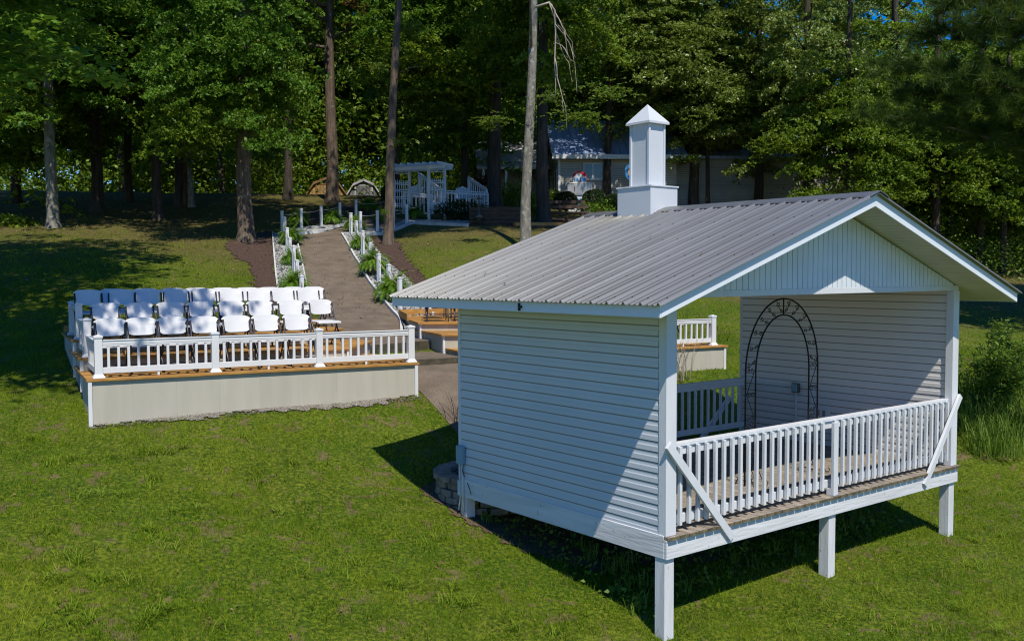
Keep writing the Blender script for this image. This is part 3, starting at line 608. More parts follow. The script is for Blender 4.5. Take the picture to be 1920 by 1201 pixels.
RT = [([(6.66, 1.9), (7.4, .36), (11.95, .28), (11.95, 3.2), (6.75, 3.0)], 1.22, .4),
      ([(6.62, 2.55), (7.40, 2.12), (11.95, 1.95), (11.95, 4.6), (6.84, 4.6)], 1.50, .6),
      ([(6.68, 3.85), (7.55, 3.38), (11.95, 3.2), (11.95, 7.0), (7.5, 7.0)], 1.67, .8)]
rplat = platform('seating_platform', 'right seating platform with golden timber tiers, half hidden behind the pavilion', RT,
                 [(11.9, .33, .5, 1.181), (6.70, 2.60, 1.1, 1.461), (6.76, 3.90, 1.3, 1.631), (7.52, 3.44, 1.501, 1.631), (7.38, 2.18, 1.221, 1.461)], 6.66)
mb = MB(); mb.box(.05, 4.95, 5.21, 5.25, 1.5, 1.74); mb.build('back_curb', 'treated_edge', lplat)
mb = MB(); mb.beam((.1, 4.6, 1.75), (.86, 6.98, 1.75), .04, .15); mb.beam((.86, 7.0, 1.75), (5.2, 7.0, 1.75), .04, .15)
mb.build('back_curb', 'treated_edge', rplat)
def vpost(mb, x, y, z, h, w=.105):
    a = w/2; mb.box(x-a, x+a, y-a, y+a, z, z+h-.05)
    mb.add([(x-a-.01, y-a-.01, z+h-.05), (x+a+.01, y-a-.01, z+h-.05), (x+a+.01, y+a+.01, z+h-.05), (x-a-.01, y+a+.01, z+h-.05), (x-a-.01, y-a-.01, z+h-.022), (x+a+.01, y-a-.01, z+h-.022), (x+a+.01, y+a+.01, z+h-.022), (x-a-.01, y+a+.01, z+h-.022), (x, y, z+h)],
           [(3, 2, 1, 0), (0, 1, 5, 4), (1, 2, 6, 5), (2, 3, 7, 6), (3, 0, 4, 7), (4, 5, 8), (5, 6, 8), (6, 7, 8), (7, 4, 8)])
    b = a+.03; mb.add([(x-b, y-b, z+.001), (x+b, y-b, z+.001), (x+b, y+b, z+.001), (x-b, y+b, z+.001), (x-b, y-b, z+.012), (x+b, y-b, z+.012), (x+b, y+b, z+.012), (x-b, y+b, z+.012), (x-a-.003, y-a-.003, z+.055), (x+a+.003, y-a-.003, z+.055), (x+a+.003, y+a+.003, z+.055), (x-a-.003, y+a+.003, z+.055)],
           [(0, 1, 5, 4), (1, 2, 6, 5), (2, 3, 7, 6), (3, 0, 4, 7), (4, 5, 9, 8), (5, 6, 10, 9), (6, 7, 11, 10), (7, 4, 8, 11), (8, 9, 10, 11)])
def vrail(root, posts, name, H=.585, pitch=.131):
    """posts: (x, y, z deck) in the platform frame; panels run from each post to the next at the lower level"""
    mb = MB()
    for i in range(len(posts)-1):
        (xa, ya, za), (xb, yb, zb_) = posts[i], posts[i+1]; z = za; d = Vector((xb-xa, yb-ya, 0)); L_ = d.length; d.normalize()
        a = Vector((xa, ya, z))+d*.05; b = Vector((xb, yb, z))-d*.05; up = Vector((0, 0, 1))
        mb.beam(a+up*(H-.085), b+up*(H-.085), .055, .05); mb.beam(a+up*(H-.052), b+up*(H-.052), .075, .016); mb.beam(a+up*(H-.125), b+up*(H-.125), .048, .022)
        mb.beam(a+up*.105, b+up*.105, .05, .085)
        m_ = (a+b)/2; mb.box(m_.x-.017, m_.x+.017, m_.y-.017, m_.y+.017, z+.001, z+.063)
    r = mb.build(name, 'vinyl', root, bevel=.004)
    for (x, y, z) in posts: p_ = MB(); vpost(p_, x, y, z, H+.035 if z < 1.3 else H+.03); p_.build('rail_post', 'vinyl', r, bevel=.003)
    for i in range(len(posts)-1):
        (xa, ya, za), (xb, yb, _) = posts[i], posts[i+1]; L_ = math.hypot(xb-xa, yb-ya); n_ = max(2, round(L_/pitch)); 
        for k in range(1, n_):
            t = k/n_; x, y = xa+(xb-xa)*t, ya+(yb-ya)*t
            b = MB(); b.box(x-.018, x+.018, y-.018, y+.018, za+.148, za+H-.137); b.build('baluster', 'vinyl', r)
FY = .115
fx = [(np.array(onplane(px, 660, (*E2, 0), TA@E2+FY))[:2]-TA)@E1 for px in (184, 403, 598, 770)]
vrail(lplat, [(x, FY, 1.221) for x in fx], 'front_railing')
vrail(lplat, [(fx[0], FY, 1.221), (.14, 1.42, 1.421)][:1]+[(.14, 1.42, 1.421), (.13, 2.76, 1.621), (.12, 4.1, 1.621)] if False else [(.14, 1.42, 1.421), (.13, 2.76, 1.621), (.12, 4.1, 1.621)], 'side_railing')
# lowest side panel, tier one
mb = MB(); z = 1.221; H = .585
mb.box(.12, .18, FY+.05, 1.37, z+H-.11, z+H-.06); mb.box(.11, .19, FY+.05, 1.37, z+H-.059, z+H-.043); mb.box(.125, .175, FY+.05, 1.37, z+.063, z+.148); sp_ = mb.build('side_railing', 'vinyl', lplat, bevel=.003)
for k in range(1, 10): b = MB(); yy = FY+.13*k; b.box(.132, .168, yy-.018, yy+.018, z+.149, z+H-.111); b.build('baluster', 'vinyl', sp_)
rx = (np.array(onplane(1336, 620, (*E2, 0), TA@E2+.42))[:2]-TA)@E1-6.66
vrail(rplat, [(rx-4.4, .5, 1.221), (rx-2.95, .47, 1.221), (rx-1.48, .45, 1.221), (rx, .42, 1.221)], 'front_railing')
vrail(rplat, [(rx, 1.92+.15, 1.501), (rx, 3.35, 1.671)], 'side_railing')
# ------------------------------------------------------------------ folding chairs
def make_chair(label, grp):
    t = thing('folding_chair', (0, 0, 0), label, 'chair', grp)
    # moulded seat
    mb = MB(); nx, ny = 8, 8; vs = []
    for lay in (0, 1):
        for j in range(ny+1):
            for i in range(nx+1):
                u = -1+2*i/nx; v = -1+2*j/ny; sx = .225*(1-.05*abs(v)**4); x = u*sx; y = v*.215*(1-.06*abs(u)**4)-.03
                z = .445-.018*(1-u*u)*(1-v*v)+.004*v-(0 if lay else .028)-.012*(max(0, abs(u)-.8)/.2)**2*lay-.02*(max(0, -v-.7)/.3)**2
                vs.append((x, y, z))
    m1 = (nx+1)*(ny+1); fs = []
    for j in range(ny):
        for i in range(nx):
            a = j*(nx+1)+i; fs += [(a, a+nx+1, a+nx+2, a+1), (m1+a, m1+a+1, m1+a+nx+2, m1+a+nx+1)]
    for i in range(nx): fs += [(i, i+1, m1+i+1, m1+i), (ny*(nx+1)+i, m1+ny*(nx+1)+i, m1+ny*(nx+1)+i+1, ny*(nx+1)+i+1)]
    for j in range(ny): fs += [(j*(nx+1), m1+j*(nx+1), m1+(j+1)*(nx+1), (j+1)*(nx+1)), (j*(nx+1)+nx, (j+1)*(nx+1)+nx, m1+(j+1)*(nx+1)+nx, m1+j*(nx+1)+nx)]
    mb.add(vs, fs); mb.build('seat', 'chair_plastic', t, smooth=False, bevel=.005)
    # backrest: wide shell, curved, rounded top corners, overhanging the tubes at the top
    mb = MB(); nx, nz = 12, 9; vs = []
    for lay in (0, 1):
        for j in range(nz+1):
            for i in range(nx+1):
                u = -1+2*i/nx; v = j/nz; hw_ = .188+.010*v+.034*min(1, max(0, (v-.70)/.12)); z = .545+.265*v
                if v > .7: z -= .045*abs(u)**5*((v-.7)/.3)
                if v < .2: z += .03*abs(u)**6*((.2-v)/.2)
                x = u*hw_; y = .165+.075*v+.035*(1-u*u)-.02
                vs.append((x, y+(.012 if lay else 0), z))
    m1 = (nx+1)*(nz+1); fs = []
    for j in range(nz):
        for i in range(nx):
            a = j*(nx+1)+i; fs += [(a, a+1, a+nx+2, a+nx+1), (m1+a, m1+a+nx+1, m1+a+nx+2, m1+a+1)]
    for i in range(nx): fs += [(i, m1+i, m1+i+1, i+1), (nz*(nx+1)+i, nz*(nx+1)+i+1, m1+nz*(nx+1)+i+1, m1+nz*(nx+1)+i)]
    for j in range(nz): fs += [(j*(nx+1), (j+1)*(nx+1), m1+(j+1)*(nx+1), m1+j*(nx+1)), (j*(nx+1)+nx, m1+j*(nx+1)+nx, m1+(j+1)*(nx+1)+nx, (j+1)*(nx+1)+nx)]
    mb.add(vs, fs); mb.build('backrest', 'chair_plastic', t, bevel=.004)
    for sx in (-1, 1):
        mb = MB(); x = sx*.228; mb.tube([(sx*.222, -.24, .004), (x, -.08, .22), (x, .07, .43), (sx*.218, .130, .56), (sx*.215, .180, .75)], .0145, 8); mb.build('front_leg', 'tube', t, smooth=True)
        mb = MB(); x = sx*.198; mb.tube([(x, -.10, .425), (x, .03, .22), (sx*.205, .20, .004)], .0115, 8); mb.build('rear_leg', 'tube', t, smooth=True)
    for a_, b_ in (((-.226, -.16, .115), (.226, -.16, .115)), ((-.203, .145, .10), (.203, .145, .10)), ((-.228, .11, .49), (.228, .11, .49))): mb = MB(); mb.tube([a_, b_], .008, 6); mb.build('stretcher', 'tube', t, smooth=True)
    return t
rc = random.Random(5); first = None
ROWS = [(.74, 1.22, [206.5, 265.6, 324, 384, 444, 500, 556], 'front row', 36), (1.98, 1.42, [197, 263, 321, 378, 432, 487.5, 544, 603], 'second row', 36),
        (3.22, 1.62, [166, 227, 277, 330, 384, 434, 485, 531, 578], 'third row', 36), (4.35, 1.62, [214, 273, 323, 371, 418, 464, 508, 552, 590], 'back row', 36)]
ordn = ['leftmost', 'second', 'third', 'fourth', 'fifth', 'sixth', 'seventh', 'eighth', 'ninth']
def place_chair(p, rz, label, grp):
    global first
    if first is None: first = make_chair(label, grp); first.location = [float(q) for q in p]; first.rotation_euler = (0, 0, rz); return first
    return dup(first, p, rz, label, grp)
for ly, z, pxs, nm, _ in ROWS:
    for i, px in enumerate(pxs):
        w = onplane(px, 570, (*E2, 0), TA@E2+ly+.18); q = w[:2]-.18*E2
        lab = ('white folding chair, %s from the left in the %s of the left platform' % (ordn[i], nm)) if i else ('white folding chair at the left end of the %s of the left platform' % nm)
        if i == len(pxs)-1: lab = 'white folding chair at the aisle end of the %s of the left platform' % nm
        place_chair((q[0], q[1], z+.001), TANG+rc.uniform(-.09, .09)+(.1 if i == len(pxs)-1 else 0), lab, 'white folding chairs on the seating platforms')
for i, (lx, ly, z, lab) in enumerate([(11.15, 1.2, 1.22, 'white folding chair behind the railing at the right end of the right platform'),
        (7.25, 4.15, 1.67, 'white folding chair on the upper left corner of the right platform, legs under the eave'), (7.85, 4.05, 1.67, 'white folding chair second from the aisle on the right platform, legs under the eave'),
        (8.45, 3.95, 1.67, 'white folding chair third from the aisle on the right platform, legs beside the wall'),
        (7.75, 5.35, 1.67, 'white folding chair whose back shows just above the pavilion roof corner'), (8.35, 5.3, 1.67, 'back row folding chair of the right platform, behind the roof corner')]):
    q = tl(lx, ly); place_chair((q[0], q[1], z+.001), TANG-.35 if i else TANG, lab, 'white folding chairs on the seating platforms')
# ------------------------------------------------------------------ rope posts
PGR = 'white posts joined by rope along the ramp'
def rope_post(px, py, label, tilt=0):
    p = gp(px, py, .86); t = thing('rope_post', p, label, 'post', PGR, rc.uniform(-.1, .1)+YAW*-.0)
    mb = MB(); a = .045; mb.box(-a, a, -a, a, -.15, .815); mb.build('shaft', 'paint', t, bevel=.004)
    mb = MB(); a = .053; mb.add([(-a, -a, .816), (a, -a, .816), (a, a, .816), (-a, a, .816), (-a, -a, .838), (a, -a, .838), (a, a, .838), (-a, a, .838), (0, 0, .86)], [(3, 2, 1, 0), (0, 1, 5, 4), (1, 2, 6, 5), (2, 3, 7, 6), (3, 0, 4, 7), (4, 5, 8), (5, 6, 8), (6, 7, 8), (7, 4, 8)]); mb.build('cap', 'paint', t)
    if tilt: t.rotation_euler = (0, tilt, 0)
    return np.array(p)+[0, 0, .70]
def rope(pts, label):
    mb = MB(); P = []
    for a, b in zip(pts[:-1], pts[1:]):
        for k in range(9): t = k/8; q = a*(1-t)+b*t; P.append(q-np.array([0, 0, .12*4*t*(1-t)*min(1., np.linalg.norm(b-a)/2)]))
    mb.tube(P, .013, 6); tag(mb.build('rope', 'rope', smooth=True), label, 'rope', 'ropes strung between white posts')
rg = ['nearest', 'second', 'third', 'fourth', 'fifth', 'sixth', 'farthest']
rope([rope_post(x, y, 'white rope post, %s on the right edge of the ramp' % rg[i]) for i, (x, y) in enumerate([(749.5, 518.6), (728.5, 494.5), (710, 474.7), (694, 454.6), (680, 431.4), (668, 413), (657.7, 398.3)])], 'sagging rope down the right edge of the ramp')
rope([rope_post(x, y, 'white rope post, %s on the left edge of the ramp' % rg[i]) for i, (x, y) in enumerate([(575, 537), (565.2, 515), (556.6, 486.2), (550.5, 460), (543.2, 444), (538.2, 426), (533.5, 406)])], 'sagging rope down the left edge of the ramp')
rope([rope_post(x, y, l) for x, y, l in [(528.5, 394.4, 'white rope post at the upper left corner of the ramp'), (564.6, 390, 'white rope post at the top of the ramp, right of the corner post'), (602, 385.2, 'white rope post left of the dark fern at the ramp top'), (637, 378.8, 'white rope post right of the dark fern at the ramp top'), (667.3, 373.3, 'tallest looking white rope post behind the ramp bend'), (736, 366, 'white rope post behind the brown trunk, left of the arbor')]], 'sagging rope along the far side of the ramp bend')
rope([rope_post(x, y, l) for x, y, l in [(675.6, 396, 'white rope post on the near side of the bend, left of three'), (707.5, 393.5, 'white rope post on the near side of the bend, left of the brown trunk'), (737, 391.5, 'white rope post mostly hidden by the brown trunk'), (762.4, 382, 'white rope post in front of the arbor'), (803, 369, 'leaning white rope post right of the arbor fern')]], 'sagging rope along the near side of the bend')
# ------------------------------------------------------------------ ferns in tubs
def make_fern(label, seed=1):
    rg_ = np.random.default_rng(seed); t = thing('potted_fern', (0, 0, 0), label, 'fern', 'potted ferns along the ramp'); V = []
    for k in range(190):
        az = rg_.uniform(0, 2*math.pi); L_ = rg_.uniform(.22, .50); el = rg_.uniform(.15, 1.5); p = np.array([.07*math.cos(az), .07*math.sin(az), .24]); d = np.array([math.cos(az)*math.cos(el), math.sin(az)*math.cos(el), math.sin(el)]); n_ = 15
        for i in range(n_):
            st_ = L_/n_; p2 = p+d*st_; d = d+np.array([0, 0, -.15]); d /= np.linalg.norm(d); sd_ = np.cross(d, [0, 0, 1.]); sd_ /= np.linalg.norm(sd_)+1e-6
            w_ = .075*math.sin(math.pi*min(1, (i+1.5)/(n_+1)))+.01
            for s_ in (-1, 1): V += [p, p+sd_*s_*w_+d*.012-np.array([0, 0, .012]), p2*.7+p*.3]
            p = p2
    npmesh('fronds', np.array(V), 3, 'fern', t)
    mb = MB(); mb.lathe((0, 0, 0), [(.11, -.03), (.15, .2), (.16, .25), (.14, .25), (.13, .21)], 14); mb.build('tub', 'pot', t, smooth=False)
    return t
fern0 = None
for px, py, lab in [(548, 488, 'bright fern in a tub beside the left ramp posts, middle one'), (551, 545, 'fern in a tub at the lower end of the left stone bed'), (545, 450, 'fern in a tub at the shaded upper end of the left stone bed'),
                    (736, 555, 'lush fern at the lower end of the right stone bed by the last post'), (701, 505, 'fern in the right stone bed, second from the bottom'), (676, 458, 'fern in the right stone bed, third from the bottom'), (665, 425, 'fern at the upper end of the right stone bed'),
                    (624, 412, 'dark shaded fern at the top of the ramp'), (560, 415, 'dark shaded fern right of the upper left corner post'), (716, 408, 'shaded fern right behind the brown trunk'), (778, 402, 'fern between the arbor and the leaning rope post'), (690, 386, 'dark fern behind the far rope posts')]:
    p = gp(px, py+10)
    if fern0 is None: fern0 = make_fern(lab); fern0.location = [float(q) for q in p]
    else: o = dup(fern0, p, rc.uniform(0, 6), lab, None, rc.uniform(1.25, 1.45) if py > 500 else rc.uniform(1.05, 1.25))
# ------------------------------------------------------------------ arbor, deck rails, house, sheds
def frame(px, py, lab, name, cat, rz=YAW*-1, h=0, grp=None): p = gp(px, py); return thing(name, p, lab, cat, grp, rz), depth(p)
# arbor: two lattice sides joined by a slatted top; local x along image right, y away
pA = gp(741, 410); pB = gp(824, 413); dA = depth(pA)
ar = thing('arbor', pA, 'white garden arbor with lattice sides and slatted top at the upper path', 'arbor', None, math.atan2(pB[1]-pA[1], pB[0]-pA[0]))
WA = float(np.linalg.norm((pB-pA)[:2])); HA = 2.15; dz = float(pB[2]-pA[2])
for x0, z0 in ((0., 0.), (WA-.42, dz)):
    for q in (0, .42):
        yy = -.12 if q == 0 else .5
        mb = MB(); mb.box(x0+q-.045, x0+q+.045, yy-.045, yy+.045, z0-.1, HA); mb.build('post', 'paint', ar)
    mb = MB(); a = Vector((x0, -.12, 0)); b = Vector((x0+.42, .5, 0))
    for k, z in enumerate((.35, .55, .62, .85, .92, 1.15, 1.22, 1.45, 1.52, 1.9)): mb.beam(a+Vector((0, 0, z)), b+Vector((0, 0, z)), .03, .028)
    for t in (.15, .27, .39, .51, .63, .75, .87): m_ = a*(1-t)+b*t; mb.box(m_.x-.010, m_.x+.010, m_.y-.03, m_.y-.016, z0+.45, 1.62)
    mb.build('lattice', 'paint', ar)
for yy in (-.14, .52): mb = MB(); mb.box(-.25, WA+.35, yy-.02, yy+.02, HA-.16, HA); mb.build('top_beam', 'paint', ar)
for k in range(8): x = -.12+k*(WA+.3)/7; mb = MB(); mb.box(x-.02, x+.02, -.5, .9, HA+.001, HA+.11); mb.build('top_slat', 'paint', ar)
def far_rail(name, pa, pb, lab, h=.95, n=None, zo=.25, slope=False):
    """railing between two points given as (pixel x, pixel y of the top, depth)"""
    A_ = at(*pa); B_ = at(*pb); t = thing(name, (A_[0], A_[1], min(A_[2], B_[2])-h), lab, 'railing', 'white wooden railings beyond the arbor')
    o = np.array(t.location); A_ = A_-o; B_ = B_-o; U = np.array([0, 0, 1.]); mb = MB()
    mb.beam(A_, B_, .10, .045); mb.beam(A_-U*.10, B_-U*.10, .045, .07); mb.beam(A_-U*(h-.12), B_-U*(h-.12), .045, .09); r = mb.build('rail', 'paint', t)
    L_ = np.linalg.norm(B_-A_); n = n or int(L_/.17)
    for k in range(n+1):
        q = A_*(1-k/n)+B_*(k/n); b = MB(); w = .045 if k in (0, n) else .02; zt = q[2]-.03; b.box(q[0]-w, q[0]+w, q[1]-w, q[1]+w, q[2]-h-(.35 if w > .03 else 0), zt); b.build('post' if w > .03 else 'baluster', 'paint', t)
    return t
far_rail('deck_railing', (757, 361, 42.0), (810, 366, 42.2), 'low white railing seen through the arbor')
far_rail('deck_railing', (826, 357, 42.4), (914, 361, 43.6), 'long low white railing right of the arbor')
far_rail('stair_railing', (786, 324, 43.5), (830, 356, 42.8), 'sloping white stair railing behind the arbor', slope=True)
far_rail('stair_railing', (879, 332, 45.5), (912, 354, 44.6), 'sloping white stair railing by the dark trunk right of the arbor', slope=True)
# landing deck behind the rails
pd = [at(757, 400, 42.0), at(914, 398, 43.6), at(930, 385, 49), at(775, 382, 48)]; zd = float(at(800, 396, 42.3)[2])
mb = MB(); mb.prism([p[:2] for p in pd], zd-.30, zd); tag(mb.build('landing_deck', 'timber'), 'dark timber landing deck behind the white railings', 'deck')
for k in range(5):
    a = at(838, 388-k*5, 45+k*.35); b = at(884, 390-k*5, 45.6+k*.35); mb = MB() if k == 0 else mb; mb.beam(a, b, .3, .05)
tag(mb.build('stairs', 'timber'), 'brown timber stairs between the white stair railings', 'stairs')
# slatted garden chair on the landing
def gchair(px, py, d, lab):
    p = at(px, py, d); t = thing('garden_chair', p, lab, 'chair', 'grey slatted garden chairs on the landing', -YAW)
    for k in range(5): mb = MB(); x = -.24+k*.12; hh = .62-.04*abs(k-2); mb.add([(x-.052, .25, .30), (x+.052, .25, .30), (x+.058, .48, .30+hh), (x-.058, .48, .30+hh), (x-.052, .27, .30), (x+.052, .27, .30), (x+.058, .50, .30+hh), (x-.058, .50, .30+hh)], [(0, 1, 2, 3), (7, 6, 5, 4), (0, 4, 5, 1), (1, 5, 6, 2), (2, 6, 7, 3), (3, 7, 4, 0)]); mb.build('back_slat', 'paint', t)
    mb = MB(); mb.box(-.28, .28, -.3, .26, .28, .31); mb.build('seat', 'paint', t)
    for sx in (-1, 1): mb = MB(); mb.box(sx*.31-.03, sx*.31+.03, -.32, .3, .50, .525); mb.box(sx*.31-.02, sx*.31+.02, -.32, -.26, 0, .5); mb.box(sx*.31-.02, sx*.31+.02, .24, .29, 0, .5); mb.build('arm', 'paint', t)
gchair(866, 385, 44.6, 'grey slatted garden chair behind the long low railing')
gchair(780, 383, 43.4, 'grey slatted garden chair seen through the arbor')
# retaining timbers, benches, lamp
def timber_wall(px0, px1, py0, py1, n, lab, dd=0, hh=.17):
    a = gp(px0, py0); b = gp(px1, py1); t = thing('timber_wall', a, lab, 'wall', 'dark railroad timber walls')
    d = b-a
    for k in range(n): mb = MB(); mb.beam((0, 0, hh*(k+.45)), (d[0], d[1], d[2]*.0+hh*(k+.45)), .16, hh-.012); mb.build('timber', 'timber', t, bevel=.01)
timber_wall(880, 980, 420, 422, 4, 'dark stacked timber wall below the landing, by the lamp')
tw = gp(1035, 418)
def bench(px, py, w, lab):
    p = gp(px, py); t = thing('bench', p, lab, 'bench', 'low dark timber benches', -YAW)
    mb = MB(); mb.box(-w/2, w/2, -.2, .2, .38, .44); mb.build('seat', 'timber', t)
    mb = MB(); mb.box(-w/2, w/2, .16, .20, .60, .75); mb.build('backrest', 'timber', t)
    for x in (-w/2+.15, 0, w/2-.15): mb = MB(); mb.box(x-.06, x+.06, -.15, .18, -.05, .379); mb.build('leg', 'timber', t)
bench(1062, 417, 1.9, 'dark timber bench right of the dark trunk, nearer one'); bench(1050, 406, 2.3, 'dark timber bench in front of the round hedges, farther one')
tag(MB().beam(gp(965, 424)+[0, 0, .08], gp(1075, 424)+[0, 0, .08], .14, .14).build('border_timber', 'treated_edge'), 'pale border timber lying in front of the benches', 'timber')
p = gp(898, 421); lamp = thing('garden_lamp', p, 'small dark bell shaped garden lamp against the timber wall', 'lamp')
mb = MB(); mb.tube([(0, 0, -.1), (0, 0, 1.0)], .018, 8); mb.build('pole', 'rust', lamp)
mb = MB(); mb.lathe((0, 0, .02), [(.10, 0), (.11, .22), (.12, .23), (.21, .26), (.06, .38), (.03, .55)], 16); mb.build('lamp_base', 'rust', lamp, smooth=True)
mb = MB(); mb.lathe((0, 0, .98), [(.05, 0), (.09, .03), (.05, .10), (.01, .12)], 12); mb.build('lamp_shade', 'rust', lamp, smooth=True)
# house
hp = at(1047, 395, 50); hz = float(t1(hp[0], hp[1])); HX = RH; HY = FH
hang = math.atan2(-.617, .787)+.06
hs = thing('house', (hp[0], hp[1], hz), 'grey sided house with a blue metal roof among the trees', 'house', None, hang)
eave = float(at(1047, 293, 50)[2])-hz; WL = 6.2
mb = MB(); mb.box(0, WL, 0, 7, -1.0, eave); mb.build('wall', 'hsiding', hs)
for x in (0.05,): mb = MB(); mb.box(-.03, .10, -.035, .1, -1, eave-.02); mb.build('corner_trim', 'white', hs)
mb = MB(); mb.extr([(-.5, eave-.18), (-.5, eave+.0), (3.4, eave+2.35), (7.5, eave), (7.5, eave-.18), (3.4, eave+2.15)], 0, -.35, WL+.5); rfh = mb.build('roof', 'hroof', hs)
mb = MB(); mb.box(-.38, WL+.52, -.56, -.505, eave-.20, eave+.02); mb.build('fascia', 'white', hs)
mb = MB(); mb.extr([(.03, eave), (6.97, eave), (3.5, eave+1.9)], 0, .02, .12); mb.build('gable', 'hsiding', hs)
wx = 1.65*1.0
def hwin(x0, x1, z0, z1, par, yy=-.0, ax=0):
    mb = MB()
    def bx(a, b, c, d, e0, e1): mb.box(a, b, yy-e1, yy-e0, c, d)
    bx(x0-.07, x1+.07, z1, z1+.07, .002, .06); bx(x0-.07, x1+.07, z0-.07, z0, .002, .07); bx(x0-.07, x0, z0, z1, .002, .06); bx(x1, x1+.07, z0, z1, .002, .06); bx((x0+x1)/2-.04, (x0+x1)/2+.04, z0, z1, .002, .05)
    f = mb.build('window', 'white', par); g = MB(); g.box(x0, x1, yy-.02, yy-.006, z0, z1); g.build('pane', 'glass', f)
k_ = 50/F
hwin((1096-1047)*k_*1.0, (1126-1047)*k_*1.02, eave-(335-293)*k_, eave-(308-293)*k_, hs)
for j, yy in enumerate((.6, 1.5, 3.6)):
    mb = MB(); mb.box(-.05, -.004, yy, yy+.55, .4, eave-.6); w_ = mb.build('side_window', 'white', hs); g = MB(); g.box(-.056, -.051, yy+.07, yy+.48, .47, eave-.67); g.build('pane', 'glass', w_)
# low porch roof left of the house
mb = MB(); mb.extr([(1.2, eave-.55), (1.2, eave-.40), (6.5, eave+1.6), (6.5, eave+1.45)], 0, -4.2, -.36); mb.build('porch_roof', 'shedtrim', hs)
mb = MB(); mb.box(-4.1, -.4, 4.2, 4.3, -.5, eave-.1); mb.build('porch_wall', 'shedtrim', hs)
for x in (-3.9, -2.7, -1.5): mb = MB(); mb.box(x, x+.12, 1.3, 1.42, -.8, eave-.52); mb.build('porch_post', 'white', hs)
# taller wing to the right
wp = at(1236, 400, 52); wz = float(t1(wp[0], wp[1])); wing = thing('house', (wp[0], wp[1], wz), 'long tall grey sided building half hidden behind the oaks and the steeple', 'building', None, -YAW+.05)
mb = MB(); mb.box(0, 13.5, 0, 6, -2.5, float(at(1236, 296, 52)[2])-wz); mb.build('wall', 'hsiding', wing)
ev = float(at(1236, 296, 52)[2])-wz; mb = MB(); mb.extr([(-.4, ev-.1), (-.4, ev+.05), (3.2, ev+1.9), (6.4, ev+.05), (6.4, ev-.1)], 0, -.3, 13.8); mb.build('roof', 'hroof', wing)
mb = MB(); mb.extr([(6.6, ev), (12.4, ev), (9.5, ev+1.5)], 1, -.14, -.02); mb.build('gable', 'hsiding', wing)
p = at(1184, 345, 48.5); rs = thing('round_sign', (p[0], p[1], p[2]), 'round tan disc with a blue rim on a pole, half hidden by the steeple', 'sign', None, -YAW)
mb = MB(); mb.extr([(.34*math.cos(a*.3142), .62+.46*math.sin(a*.3142)) for a in range(20)], 1, -.02, .02); rb_ = mb.build('rim', 'blue', rs); mb = MB(); mb.extr([(.04+.22*math.cos(a*.3142), .62+.34*math.sin(a*.3142)) for a in range(20)], 1, -.032, -.021); mb.build('face', 'orange', rb_)
mb = MB(); mb.tube([(0, .03, .2), (0, .03, -1.6)], .03, 8); mb.build('pole', 'rust', rs)
# ice freezer with domed sign
p = at(1087, 398, 47.5); k_ = 47.5/F; fz = thing('ice_freezer', (p[0], p[1], p[2]), 'steel ice freezer with a red and blue domed sign outside the house', 'freezer', None, -YAW)
w = 46*k_/2; z1 = (398-344)*k_; z0 = (398-366)*k_
mb = MB(); mb.extr([(0, z0), (.15, z0), (.4, z1), (0, z1)], 0, -w, w); mb.extr([(-.02, z1), (.42, z1), (.42, z1+.04), (-.02, z1+.04)], 0, -w-.02, w+.02); mb.build('cabinet', 'steel', fz, bevel=.01)
mb = MB(); mb.box(-w*.9, w*.9, .05, .75, .0, z0-.002); mb.build('base', 'white', fz)
mb = MB(); mb.box(-w*.47, w*.7, -.012, -.001, z0+.05, z1-.04); fd = mb.build('door', 'steel', fz, bevel=.006); mb = MB(); mb.tube([(-w*.42, -.03, z0+.22), (-w*.42, -.03, z0+.42)], .02, 6); mb.build('handle', 'rust', fd)
sw = 13.5*k_; 
mb = MB(); pts = [(-sw, z1+.05), (-sw, z1+.36)]+[(sw*math.cos(a), z1+.36+.24*math.sin(a)) for a in [math.pi-math.pi*i/14 for i in range(1, 14)]]+[(sw, z1+.36), (sw, z1+.05)]
mb.extr(pts, 1, .04, .09); sg = mb.build('sign', 'red', fz)
mb = MB(); mb.extr([(-sw*.93, z1+.06), (-sw*.93, z1+.30), (-sw*.4, z1+.47), (0, z1+.53), (sw*.3, z1+.42), (sw*.93, z1+.30), (sw*.93, z1+.06)], 1, .030, .039); mb.build('sign_field', 'white', sg)
mb = MB(); rr = random.Random(9)
for k in range(3):
    x = -sw*.75+k*.07; mb.box(x, x+.055, .022, .029, z1+.10, z1+.27)
for k in range(4):
    x = sw*.08+k*.075; mb.box(x, x+.06, .022, .029, z1+.08+.03*(k % 2), z1+.30-.02*k)
mb.build('sign_lettering', 'blue', sg)
mb = MB(); 
for k, (xa, xb, za, zb_) in enumerate([(-.18, .22, .52, .66), (-.2, -.04, .30, .42), (.0, .24, .30, .42), (-.15, .05, .40, .48), (.05, .2, .12, .2)]): mb.box(xa, xb, .036, .049, za, zb_)
mb.build('base_print', 'blue', fz)
